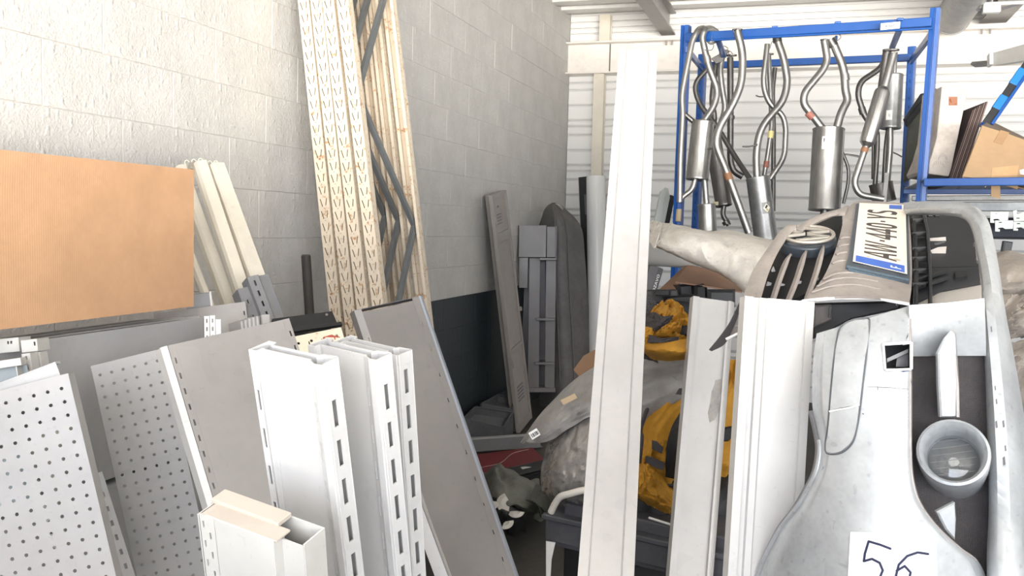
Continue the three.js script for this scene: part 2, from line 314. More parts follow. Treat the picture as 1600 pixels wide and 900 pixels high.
// small dark keyholes along a flange: real slots punched in a strip; strip lies in x,y facing z
function slotStrip(w, h, pitch, sw, sh, t = .0015, cx = w / 2) { const n = Math.floor(h / pitch); return [punched(0, 0, w, pitch, 1, n, [rect(cx, pitch / 2, sw, sh)], t), n * pitch < h - .001 ? b0(0, w, n * pitch, h, 0, t, 0) : null].filter(Boolean); }
{
  // five plain panels on edge, parallel to the wall
  const heights = [0, .006, .004, .007, .003], ends = [318, 312, 289, 246, 236];
  const top = onX(330, 494, .57).y;
  for (let i = 0; i < 5; i++) {
    const X = .57 - i * .02, z1 = onX(ends[i], 500, X).z, yt = top - (i ? .0 : .0) + heights[i] * .3, yb = .85 - i * .002;
    const z0 = i ? z1 + 1.0 : onX(62, 540, X).z, w = z0 - z1;
    const g = T('steel_sheet', ['wide smooth grey steel panel on edge, foremost of the stack under the orange cardboard box', 'second steel panel of the stack under the orange box, counted from its front', 'third steel panel of the stack under the orange box, counted from its front', 'fourth steel panel of the stack under the orange box, short of the others', 'hindmost steel panel of the stack under the orange box'][i], 'panel', frame(V(X, yb, z0), V(X, yt, z0), V(X, yb, z1)), 'steel panels standing on edge under the box');
    trayPanel(g, w, yt - yb, .016, mat.greyPaint);
  }
  // a lower tray the stack stands on, and its slotted strip
  { const X = .59, z1 = onX(330, 800, X).z, z0 = z1 + 1.0, g = T('steel_sheet', 'grey steel panel standing on the floor below the panel stack, behind the perforated boards', 'panel', frame(V(X, 0, z0), V(X, .835, z0), V(X, 0, z1))); trayPanel(g, z0 - z1, .835, .12, mat.greyPaint); }
  { const s = stand(142, 742, 2.0, 192, 900, 1.98, 160, 740, 2.01), g = T('slotted_strip', 'narrow grey slotted upright strip between the two perforated boards', 'upright', s.m);
    P(g, 'slotted_face', slotStrip(s.w, s.len, .032, .006, .012), mat.greyPaint); P(g, 'side_flange', b0(-.001, .0005, 0, s.len, -.02, 0, .0004), mat.greyPaint); P(g, 'side_flange', b0(s.w - .0005, s.w + .001, 0, s.len, -.02, 0, .0004), mat.greyPaint); }
  // slotted end posts at the far end of the panel stack
  for (let i = 0; i < 3; i++) { const e = [[319, 494, 2.46], [328, 493, 2.47], [337, 499, 2.47]][i], s = stand(e[0], e[1], e[2], e[0] + 1.5, e[1] + 100, e[2], e[0] + 8, e[1] - 1, e[2] + .004, .8);
    const g = T('slotted_upright', ['white slotted end post at the far end of the panel stack, foremost of three', 'white slotted end post at the far end of the panel stack, middle one of three', 'plain white end post at the far end of the panel stack'][i], 'upright', s.m); P(g, 'slotted_face', i < 2 ? slotStrip(s.w, s.len, .022, .004, .011) : b0(0, s.w, 0, s.len, 0, .0015, .0005), mat.white); P(g, 'side_flange', b0(0, .0015, 0, s.len, -.03, 0, .0004), mat.white); P(g, 'side_flange', b0(s.w - .0015, s.w, 0, s.len, -.03, 0, .0004), mat.white); }
}
// perforated boards leaning on the stack
function pegboard(name, label, e, cols, pitch, dep, m) {
  const s = stand(...e), g = T(name, label, 'panel', s.m, null), w = s.w, h = s.len, t = .0014;
  const nx = cols, ny = Math.floor((h - .02) / pitch), mx = (w - nx * pitch) / 2, ty = ny * pitch;
  const face = [punched(mx, h - .012 - ty, pitch, pitch, nx, ny, [circ(pitch / 2, pitch / 2, pitch * .135, 10)], t)];
  if (mx > .0005) face.push(b0(0, mx, h - .012 - ty, h - .012, 0, t, 0), b0(w - mx, w, h - .012 - ty, h - .012, 0, t, 0));
  face.push(b0(0, w, h - .012, h, 0, t, 0), b0(0, w, 0, h - .012 - ty, 0, t, 0));
  P(g, 'perforated_face', face, m);
  P(g, 'top_flange', b0(0, w, h - .0015, h, -dep, 0, .0005), m);
  P(g, 'side_flange', b0(0, .0015, 0, h - .0015, -dep, 0, .0005), m); P(g, 'side_flange', b0(w - .0015, w, 0, h - .0015, -dep, 0, .0005), m);
  return { g, s };
}
pegboard('perforated_board', 'white perforated steel board leaning in front of the panel stack, cut by the picture edge', [-76, 630, 1.7, -6, 935, 1.68, 110, 597, 1.72], 8, .0253, .03, paint(0xa3a1a0));
{ // folded top strip of the first board
  const s = stand(-60, 622, 1.75, -30, 700, 1.75, 98, 596, 1.76); const g = T('edge_strip', 'thin folded grey strip lying behind the top edge of the nearer perforated board', 'strip', s.m); P(g, 'strip_face', b0(0, s.w, s.len - .12, s.len, -.003, 0, .001), mat.greyPaint); P(g, 'fold', b0(0, s.w, s.len - .003, s.len + .002, -.022, 0, .001), mat.greyPaint); }
pegboard('perforated_board', 'narrower perforated steel board between the other perforated board and the plain shelf', [142, 572, 2.08, 214, 900, 2.04, 254, 548, 2.1], 6, .0253, .03, paint(0xa3a3a3, { roughness: .5, roughnessMap: null }));
// plain gondola shelf with slotted edges leaning beside it
function slottedShelf(name, label, e, m, dep = .035, pitch = .032) {
  const s = stand(...e), g = T(name, label, 'shelf', s.m), w = s.w, h = s.len, t = .0015, sw = .014;
  P(g, 'panel_face', b0(sw, w - sw, 0, h, -t, 0, .0005), m);
  P(g, 'slotted_edge', slotStrip(sw, h, pitch, .0035, .012).map((q) => q.translate(0, 0, -t)), m); P(g, 'slotted_edge', slotStrip(sw, h, pitch, .0035, .012).map((q) => q.translate(w - sw, 0, -t)), m);
  P(g, 'top_flange', b0(0, w, h - t, h, -dep, -t, .0005), m);
  P(g, 'side_flange', b0(0, t, 0, h - t, -dep, -t, .0005), m); P(g, 'side_flange', b0(w - t, w, 0, h - t, -dep, -t, .0005), m);
  return { g, s };
}
{
  const r = slottedShelf('steel_shelf', 'plain grey steel shelf with slotted edges leaning beside the narrower perforated board', [262, 540, 1.82, 337, 790, 1.76, 452, 498, 1.96], paint(0x8d8986));
  // its white side lip
  P(r.g, 'front_lip', prof(sheet([[-.017, -.032], [-.013, -.004], [-.001, .0]], .002), 0, r.s.len), paint(0xbdbcba));
}
// slotted ends lying in front of the stack by the picture edge
{
  const m = paint(0xc3c2be);
  let s = stand(50, 553, 1.95, 57, 602, 1.95, 63, 551, 1.95, .8), g = T('slotted_upright', 'short white post with three dark slots in front of the wide grey panel', 'upright', s.m);
  P(g, 'slotted_face', [...slotStrip(s.w, s.len, .021, .0045, .008)], m); P(g, 'side_flange', b0(0, .0015, 0, s.len, -.03, 0, .0005), m); P(g, 'side_flange', b0(s.w - .0015, s.w, 0, s.len, -.03, 0, .0005), m); P(g, 'top_flange', b0(0, s.w, s.len, s.len + .0015, -.03, 0, .0005), m);
  s = stand(34, 553, 1.91, 41, 602, 1.91, 47, 550, 1.91, .8); g = T('slotted_upright', 'white slotted post on the inner side of the shallow tray by the picture edge', 'upright', s.m);
  P(g, 'slotted_face', [...slotStrip(s.w, s.len, .019, .0045, .008)], m); P(g, 'side_flange', b0(0, .0015, 0, s.len, -.03, 0, .0005), m); P(g, 'side_flange', b0(s.w - .0015, s.w, 0, s.len, -.03, 0, .0005), m);
  s = stand(33, 533, 1.95, 35, 551, 1.95, 58, 530, 1.95, at(33, 551, 1.95).y); g = T('bracket_block', 'small white folded bracket lying over the slotted post below the cardboard box', 'bracket', s.m);
  P(g, 'bracket_face', [punched(0, 0, s.w, s.len, 1, 1, [rect(s.w * .84, s.len * .66, .004, .008)], .0015)], m); P(g, 'side_flange', b0(0, .0015, 0, s.len, -.05, 0, .0005), m); P(g, 'top_flange', b0(0, s.w, s.len, s.len + .0015, -.05, .0015, .0005), m); P(g, 'side_flange', b0(s.w - .0015, s.w, 0, s.len, -.05, 0, .0005), m);
  s = stand(-4, 531, 1.97, -2, 552, 1.97, 29, 526, 1.97, at(0, 552, 1.97).y); g = T('bracket_block', 'white slotted bracket end directly under the lower edge of the cardboard box', 'bracket', s.m);
  P(g, 'bracket_face', [punched(0, 0, s.w, s.len, 1, 1, [rect(s.w * .5, s.len * .72, .004, .006), rect(s.w * .65, s.len * .72, .004, .006)], .0015)], m); P(g, 'top_flange', b0(0, s.w, s.len, s.len + .0015, -.05, .0015, .0005), m); P(g, 'side_flange', b0(s.w - .0015, s.w, 0, s.len, -.05, 0, .0005), m);
  // tray: rim and bluish floor
  s = stand(-70, 574, 1.84, -60, 640, 1.84, 32, 556, 1.86, .9); g = T('shelf_tray', 'shallow white steel tray with a bluish inside standing by the picture edge', 'tray', s.m);
  P(g, 'tray_floor', b0(0, s.w, 0, s.len - .01, -.03, -.028, .0005), paint(0x8f999c)); P(g, 'top_flange', b0(0, s.w, s.len - .016, s.len, -.03, .002, .002), m); P(g, 'side_flange', b0(s.w - .012, s.w - .01, 0, s.len - .016, -.03, .0, .0005), m); P(g, 'side_flange', b0(0, .002, 0, s.len - .016, -.03, 0, .0005), m);
}
// grey shelf tops seen between the box and the cream posts
slottedShelf('steel_shelf', 'scuffed grey steel shelf behind the orange box corner and the comb of thin profiles', [240, 490, 2.66, 248, 560, 2.64, 383, 470, 2.72], paint(0x9a9692), .03, .03);
{ const s = stand(290, 461, 2.75, 292, 480, 2.75, 327, 459, 2.77, .9), g = T('shelf_offcut', 'short grey shelf end with a white lip standing below the cream posts', 'shelf', s.m); P(g, 'panel_face', b0(0, s.w, 0, s.len, -.0015, 0, .0005), mat.greyMid); P(g, 'side_lip', b0(s.w, s.w + .006, 0, s.len + .004, -.02, 0, .001), mat.white); P(g, 'top_flange', b0(0, s.w, s.len, s.len + .0015, -.03, 0, .0005), mat.greyMid); }
// cream sheet posts leaning on the wall behind the box
{
  const defs = [
    [304, 252, 3.0, 383, 490, 2.86, 324, 250, 3.02, 'cream steel post leaning on the wall, with its broken edge towards the cardboard box', .05],
    [331, 254, 3.02, 402, 450, 2.9, 353, 258, 3.05, 'cream steel post leaning on the wall, farthest from the cardboard box', .04],
    [276, 258, 3.05, 352, 470, 2.94, 292, 256, 3.07, 'cream steel post leaning on the wall, half hidden behind the box corner', .05],
    [242, 270, 3.08, 318, 462, 2.98, 254, 270, 3.09, 'cream steel post leaning on the wall, barely showing beside the box edge', .04],
  ];
  defs.forEach((d, i) => {
    const s = stand(...d.slice(0, 9)), g = T('cream_post', d[9], 'post', s.m, 'cream posts behind the cardboard box'), w = s.w, h = s.len, D = d[10];
    P(g, 'post_body', prof(sheet([[.0, -D], [-.001, -.012], [.006, 0], [w - .004, 0], [w, -.006], [w, -D], [w - .016, -D]], .0018), 0, h), mat.cream);
    if (i < 2) { const holes = [circ(.012, .03, .005, 8), circ(.035, .03, .005, 8)]; const c = punched(-.03, -.02, .06, .05, 1, 1, holes, .002).rotateX(-Math.PI / 2).translate(w / 2 - .005, h + .001, -.03); const cap = P(g, 'top_plate', c, mat.cream);
      P(cap, 'hook', [0, 1, 2].map((k) => tube([V(-.026 + k * .022, h + .002, -.02), V(-.026 + k * .022, h + .012, -.014), V(-.018 + k * .022, h + .014, -.012), V(-.014 + k * .022, h + .006, -.012)], .0022, 8, 6)), mat.cream); }
  });
}
// grey slotted uprights at the foot of the cream posts
[[386, 433, 2.78, 428, 545, 2.74, 403, 430, 2.8, 'grey slotted upright with big dark slots at the foot of the cream posts', .034, .006, .017], [404, 431, 2.82, 446, 545, 2.78, 419, 429, 2.84, 'plain grey folded upright beside the grey slotted one, nearest the dark tube', 0, 0, 0], [371, 452, 2.77, 412, 560, 2.73, 386, 446, 2.79, 'short grey upright end leaning in front of the cream posts', .05, .004, .012]].forEach((d) => {
  const s = stand(...d.slice(0, 9)), g = T('slotted_upright', d[9], 'upright', s.m); P(g, 'slotted_face', d[10] ? slotStrip(s.w, s.len, d[10], d[11], d[12]) : b0(0, s.w, 0, s.len, 0, .0015, .0005), mat.greyMid);
  P(g, 'side_flange', prof(sheet([[s.w, 0], [s.w + .004, -.006], [s.w + .006, -.05], [s.w - .006, -.05]], .0015), 0, s.len), mat.greyMid); P(g, 'side_flange', prof(sheet([[0, 0], [-.002, -.05]], .0015), 0, s.len), mat.greyMid);
});
// comb of five thin folded profiles standing on end
for (let i = 0; i < 6; i++) { const x = 377 + i * 6.2, s = stand(x, 502 - i * 2, 2.62, x + 6, 560, 2.61, x + (i === 5 ? 14 : 4.5), 501 - i * 2, 2.63, .85), g = T('thin_profile', ['thin folded steel profile of the comb beside the shelf, outermost at the box end', 'second thin steel profile of the comb from the box end', 'third thin steel profile of the comb from the box end', 'fourth thin steel profile of the comb from the box end', 'fifth thin steel profile of the comb from the box end', 'rounded wider steel profile closing the comb at the black board'][i], 'profile', s.m, 'comb of thin profiles'); P(g, 'profile_face', prof(sheet([[0, -.05], [0, -.003], [.003, 0], [s.w - .003, 0], [s.w, -.003], [s.w, -.02]], .0016), 0, s.len), paint(0xa9a7a3)); P(g, 'inner_web', b0(.001, s.w - .001, 0, s.len - .004, -.05, -.0485, .0004), mat.greyMid); }
// dark tube standing by the wall
{ const b = toFloor(478, 400, 3.95, 484, 494, 3.95), g = T('dark_tube', 'dark grey round-topped tube standing upright against the block wall', 'tube', b.base.clone()); const r = .02; P(g, 'tube_body', rod(V(0, 0, 0), b.top.clone().sub(b.base), r * 1.05, r, 20), M(0x45413f, { roughness: .7, map: tDust })); P(g, 'tube_cap', rod(b.top.clone().sub(b.base), b.top.clone().sub(b.base).add(V(0, .006, 0)), r, r * .8, 20), M(0x4d4947, { roughness: .7 })); }
// black board across the posts with its screw, and the cream perforated strip below it
{ const s = stand(425, 498, 2.5, 437, 530, 2.46, 521, 491, 2.58, .9), g = T('black_shelf_board', 'black steel shelf board with one bright screw lying across the tall posts', 'shelf', s.m); const h = at(521, 491, 2.58).y - .9; P(g, 'board_face', b0(0, s.w, s.len - .06, s.len, -.0018, 0, .0006), mat.black); P(g, 'board_top', b0(0, s.w, s.len - .0015, s.len, -.04, -.002, .0005), mat.black); P(g, 'board_lip', b0(0, s.w + .008, s.len - .062, s.len - .05, 0, .012, .002), mat.black); P(g, 'screw', rod(V(s.w - .02, s.len - .012, 0), V(s.w - .02, s.len - .012, .003), .0045, .0038, 12), mat.steel); }
{ const s = stand(453, 528, 2.42, 458, 545, 2.41, 535, 520, 2.48, 0), g = T('perforated_strip', 'cream perforated strip showing below the black shelf board', 'strip', s.m); P(g, 'strip_face', [punched(0, s.len - .05, s.w / 4, .05, 4, 1, [circ(s.w / 8, .03, .004, 8), rect(s.w / 14, .025, .003, .01)], .0015), b0(0, s.w, 0, s.len - .05, 0, .0015, 0)], mat.rackCream); P(g, 'top_fold', b0(0, s.w, s.len, s.len + .0015, -.03, .001, .0005), mat.rackCream); }
{ const s = stand(500, 525, 2.45, 502, 545, 2.45, 531, 521, 2.47, .9), g = T('red_clip', 'small rust-red plastic piece under the end of the black shelf board', 'clip', s.m); P(g, 'clip_body', ext([[0, s.len - .05], [s.w, s.len - .05], [s.w, s.len - .008], [s.w * .75, s.len - .004], [s.w * .6, s.len], [s.w * .3, s.len - .002], [0, s.len - .01]], .01, -.01, .001), M(0xa03c28, { roughness: .5 })); }
// ---------- the group of near white uprights ----------
function nearUpright(s, D, m, label) {
  const g = T('gondola_upright', label, 'upright', s.m, 'near white double-slotted uprights'), W = s.w, h = s.len, t = .0018;
  // plan: slotted front lip, recessed web, stepped lip; x along the wide side, z outwards
  P(g, 'side_web', prof(sheet([[.0, 0], [.0, -.009], [.004, -.009], [.006, -.008], [W - .024, -.008]], t), 0, h), m);
  P(g, 'edge_lip', [...slotStrip(.012, h, .05, .004, .026, t).map((q) => q.translate(-.012, 0, -t / 2))], m);
  P(g, 'slotted_step', [...slotStrip(.009, h, .05, .0035, .026, t).map((q) => q.rotateY(-.35).translate(W - .0245, 0, -.0065))], m);
  P(g, 'corner_lip', prof(sheet([[W - .016, -.002], [W - .012, 0], [W - .003, 0], [W, -.003]], t), 0, h), m);
  P(g, 'slotted_front', slotStrip(D, h, .05, .0075, .033, t).map((q) => q.rotateY(Math.PI / 2).translate(W - t, 0, 0)), m);
  P(g, 'rear_lip', prof(sheet([[W, -D], [W - .003, -D - .002], [W - .022, -D], [W - .026, -D + .008]], t), 0, h), m);
  P(g, 'inner_web', prof(sheet([[W - .026, -D + .004], [.004, -D + .004], [.0, -D - .004], [-.012, -D - .004]], t), 0, h), m);
  P(g, 'rear_side', b0(-.012, -.012 + t, 0, h, -D - .004, 0, .0006), m);
  return g;
}
{
  const m = paint(0xc0c0c0);
  const s = stand(400, 548, 1.085, 452, 900, 1.175, 500, 556, 1.025);
  nearUpright(s, .026, m, 'white double-slotted upright, the one whose broad smooth side shows');
  for (const [x, y, Z, x2, label] of [[492, 541, 1.165, 533, 'white double-slotted upright, the middle one of the three'], [532, 535, 1.25, 562, 'white double-slotted upright, the slimmest one beside the leaning grey panel']]) {
    const q = stand(x, y, Z, x2, 900, Z + .09, x + 98 * 1.07 / Z, y + 9, Z - .06); q.w = s.w; nearUpright(q, .026, m, label);
  }
}
// cut-off pair of nested channels, nearest of all
{
  const m = paint(0xc2c1bd), s = stand(313, 800, 1.0, 325, 900, 1.03, 428, 836, .955), w = s.w, h = s.len, t = .0018, g = T('nested_channel', 'short white box channel with dusty cut top and two rows of small slots', 'channel', s.m);
  P(g, 'slotted_face', [punched(0, h - .65, .0085, .025, 1, 26, [rect(.0045, .012, .0022, .009)], t), punched(.0085, h - .6625, .012, .025, 1, 26, [rect(.0045, .012, .0026, .009)], t), b0(0, .0205, 0, h - .66, 0, t, 0), b0(.0085, .0205, h - .0128, h, 0, t, 0)], m);
  P(g, 'front_face', b0(.0205, w, 0, h, 0, t, .0006), m);
  P(g, 'side_face', b0(w - t, w, 0, h - .004, -.012, 0, .0006), m);
  P(g, 'top_cap', b0(.002, w + .003, h - .003, h, -.022, .001, .001), paint(0xb7aea4));
  P(g, 'back_cap', b0(-.004, w - .012, h - .002, h + .004, -.042, -.02, .001), paint(0xb7aea4));
  P(g, 'inner_channel', prof(sheet([[w - .016, -.008], [w - .016, -.02], [w - .006, -.02], [w - .006, -.012], [w + .028, -.012]], t), 0, h - .006), m);
  P(g, 'outer_channel', prof(sheet([[-.004, 0], [-.004, -.045], [w + .028, -.045], [w + .028, -.012]], t), 0, h - .004), m);
}
// ---------- tall cream racking frames leaning on the wall ----------
{
  const zf = onY(556, 892, 0).z, mB = mat.steelBlue;
  const vHoles = (a, b) => { const sl = (x0, y0, x1, y1, w) => { const dx = x1 - x0, dy = y1 - y0, l = Math.hypot(dx, dy), nx = -dy / l * w, ny = dx / l * w; return [[x0 - nx, y0 - ny], [x1 - nx, y1 - ny], [x1 + nx, y1 + ny], [x0 + nx, y0 + ny]].reverse(); }; return [sl(a * .36, b * .2, a * .2, b * .84, .002), sl(a * .66, b * .26, a * .78, b * .84, .002), circ(a / 2, b * .06, .0022, 6)]; };
  function rackPost(parent, W, D, h, facing) {   // front face at z = 0 looking +z, side faces pierced
    const b = .052, n = Math.floor(h / b), t = .002;
    const p = P(parent, 'rack_post', prof(sheet(facing ? [[0, 0], [0, -D], [W - .002, -D]] : [[.014, 0], [0, 0], [0, -D], [W - .002, -D]], t), 0, h), mat.rackCream);
    P(p, 'slotted_face', facing ? [punched(0, 0, W, b, 1, n, vHoles(W, b), t), b0(0, W, n * b, h, 0, t, 0)] : b0(W - .014, W, 0, h, 0, t, .0005), mat.rackCream);
    P(p, 'pierced_side', [punched(0, 0, D, b / 2, 1, n * 2, [rect(D * .45, b / 4, .006, .014)], t).rotateY(Math.PI / 2).translate(W - t, 0, 0), prof(sheet([[W, -D], [W - .012, -D]], t), 0, h)], mat.rackCream);
    return p;
  }
  const labels = ['tall cream racking frame with V-shaped slots, the one against the wall', 'tall cream racking frame with V-shaped slots, second from the wall', 'tall cream racking frame with V-shaped slots, third from the wall', 'tall cream racking frame with V-shaped slots, the outermost, in front of the grey braces'];
  const tops = [465.5, 485, 503.5, 526], bots = [556, 581, 605, 632], W = .052, D = .042;
  for (let i = 0; i < 4; i++) {
    const zi = zf + i * .012, base = onY(bots[i], 892, 0); base.z = zi; const b2 = onZ(bots[i], 892, zi); base.x = b2.x; const top = onZ(tops[i], 0, zi);
    const dir = top.clone().sub(base).normalize(), H = 3.02 / dir.y;
    const g = T('racking_frame', labels[i], 'rack frame', frame(base, top, base.clone().add(V(1, 0, 0))), 'racking frames leaning on the block wall');
    rackPost(g, W, D, H, true);
    const DZ = .42 + i * .01; const rear = new THREE.Group(); const rp = rackPost(g, W, D, H, false); rp.position.set(.004, 0, -DZ); 
    // braces zigzag between the posts
    const y0 = 1.56 - .02 * i, st = .55, x = W * .55;
    for (let k = -2; k < 4; k++) { const ya = y0 + k * st, up = ((k % 2) + 2) % 2 === 0; if (ya < .05 || ya + st > H) continue; const a = V(x, ya, up ? -DZ - .015 : -.03), b = V(x, ya + st, up ? -.03 : -DZ - .015);
      const br = P(g, 'brace', bar(a, b, .03, .02, V(0, 0, 1)), mB); P(br, 'bolt', [rod(a.clone().add(V(.011, .012, 0)), a.clone().add(V(.018, .012, 0)), .006, .005, 8)], mat.steel); }
  }
}
// ---------- big grey panel leaning in front of the racking frames ----------
{
  const s = stand(553, 485, 2.5, 690, 900, 2.38, 655, 466, 2.62), w = s.w, h = s.len, t = .0018, m = paint(0x7c7875), g = T('leaning_sheet', 'long grey steel panel with folded edges leaning in front of the tall cream frames', 'panel', s.m), fl = .022;
  P(g, 'panel_face', b0(fl, w - fl, 0, h - .01, -t, 0, .0006), m);
  P(g, 'slotted_edge', slotStrip(fl, h, .09, .003, .012, t, fl * .7).map((q) => q.translate(0, 0, -t)), paint(0x9a9795));
  P(g, 'slotted_edge', slotStrip(fl, h, .075, .003, .012, t, fl * .2).map((q) => q.translate(w - fl, 0, -t)), m);
  P(g, 'rolled_edge', prof(sheet([[w, 0], [w + .004, .004], [w + .01, .002], [w + .012, -.02], [w + .004, -.03]], t), 0, h), paint(0x84888e, { metalness: .2 }));
  P(g, 'top_flange', b0(0, w + .008, h - .002, h, -.03, 0, .0006), mat.greyDark);
  P(g, 'side_flange', b0(0, t, 0, h, -.03, 0, .0005), m);
}
{ const s = stand(626, 700, 2.3, 700, 900, 2.2, 662, 770, 2.35); const g = T('slotted_strip', 'pale slotted strip standing between the white uprights and the long leaning panel', 'strip', s.m); P(g, 'slotted_face', slotStrip(.04, s.len, .045, .003, .01, .0015, .03), paint(0xc3c0bd)); P(g, 'side_flange', b0(.0385, .04, 0, s.len, -.03, 0, .0004), mat.greyPaint); P(g, 'side_flange', b0(0, .0015, 0, s.len, -.03, 0, .0004), mat.greyPaint); }
// ---------- white lacquered profile boards standing on end ----------
function plank(s, line, label, m, o = {}) {
  const w = s.w, h = s.len, t = .0016, g = T('profile_board', label, 'board', s.m, 'white profile boards standing on end');
  // line: plan profile in shares of the width; cut into named strips
  for (const [nm, pts] of line) P(g, nm, prof(sheet(pts.map(([x, z]) => [x * w, z]), t), 0, h - (o.cut?.[nm] || 0)), m);
  return g;
}
{
  const m = paint(0xc6c4c1);
  plank(stand(968, 76, 3.2, 903, 900, 2.16, 1027, 73, 3.2), [['edge_strip', [[0, -.022], [0, 0], [.17, 0]]], ['groove', [[.17, 0], [.18, -.005], [.2, -.005], [.21, -.001]]], ['board_face', [[.21, -.001], [.76, -.001]]], ['groove', [[.76, -.001], [.77, -.005], [.79, -.005], [.8, 0]]], ['edge_strip', [[.8, 0], [1, 0], [1, -.026], [.9, -.026]]]], 'tall white profile board standing in front of the others, its top above the blue rack', m);
  const plankTwo = plank(stand(1083, 463, 2.75, 1045, 900, 2.6, 1149, 468, 2.76), [['edge_lip', [[0, -.03], [0, .006], [.13, .006], [.13, -.004]]], ['board_face', [[.13, -.004], [.84, -.004]]], ['edge_lip', [[.84, -.004], [.84, .006], [.88, .006], [.93, .002], [1, -.008], [1, -.03]]]], 'shorter white profile board with a greasy smear, between the tall board and the broad one', m);
  const smear = plankTwo; { const F0 = stand(1083, 463, 2.75, 1045, 900, 2.6, 1149, 468, 2.76).m; const o = [[1118, 594], [1126, 592], [1128, 604], [1123, 622], [1125, 640], [1117, 656], [1109, 660], [1106, 645], [1110, 628], [1112, 612], [1116, 602]].map(([x, y]) => { const c = camera.position, d = at(x, y, 1).sub(c), nrm = V(0, 0, 1).transformDirection(F0), k = (nrm.dot(V(0, 0, 0).applyMatrix4(F0).sub(c)) - .0028) / nrm.dot(d); const q = local(F0, c.clone().addScaledVector(d, k)); return [q.x, q.y]; }); PW(smear, 'grease_smear', ext(o, .0006, -.0032).applyMatrix4(F0), M(0xbcb7b0, { roughness: .7, map: tDust })); }
  plank(stand(1163, 463, 1.7, 1136, 900, 1.66, 1272, 472, 1.7), [['edge_lip', [[0, -.03], [0, .008], [.11, .006], [.11, -.01]]], ['stepped_strip', [[.11, -.01], [.22, -.01], [.24, -.004], [.33, -.004], [.34, 0]]], ['board_face', [[.34, 0], [.86, 0]]], ['groove', [[.86, 0], [.87, -.003], [.89, -.003], [.9, 0]]], ['edge_strip', [[.9, 0], [1, 0], [1, -.03]]]], 'broad white profile board partly hidden by the silver bumper', m);
}
// ---------- lettering: a small canvas print mapped over a whole rectangle ----------
function print(w, h, draw, o = {}) { const c = document.createElement('canvas'); c.width = w; c.height = h; const x = c.getContext('2d'); draw(x, w, h); const t = new THREE.CanvasTexture(c); t.colorSpace = THREE.SRGBColorSpace; return M(0xffffff, { map: t, roughness: .55, ...o }); }
// a patch bent round a cylinder of radius R along +y, centred on angle a (from +z), width w, height h
function wrapPatch(R, w, h, a, y) { const n = 8, pos = [], uv = [], nor = [], idx = []; for (let i = 0; i <= n; i++) { const t = a + (i / n - .5) * w / R; for (const k of [0, 1]) { pos.push(R * Math.sin(t), y + (k - .5) * h, R * Math.cos(t)); nor.push(Math.sin(t), 0, Math.cos(t)); uv.push(i / n, k); } if (i < n) { const b = 2 * i; idx.push(b, b + 2, b + 1, b + 1, b + 2, b + 3); } } const g = new THREE.BufferGeometry(); g.setAttribute('position', new THREE.Float32BufferAttribute(pos, 3)); g.setAttribute('normal', new THREE.Float32BufferAttribute(nor, 3)); g.setAttribute('uv', new THREE.Float32BufferAttribute(uv, 2)); g.setIndex(idx); return g; }

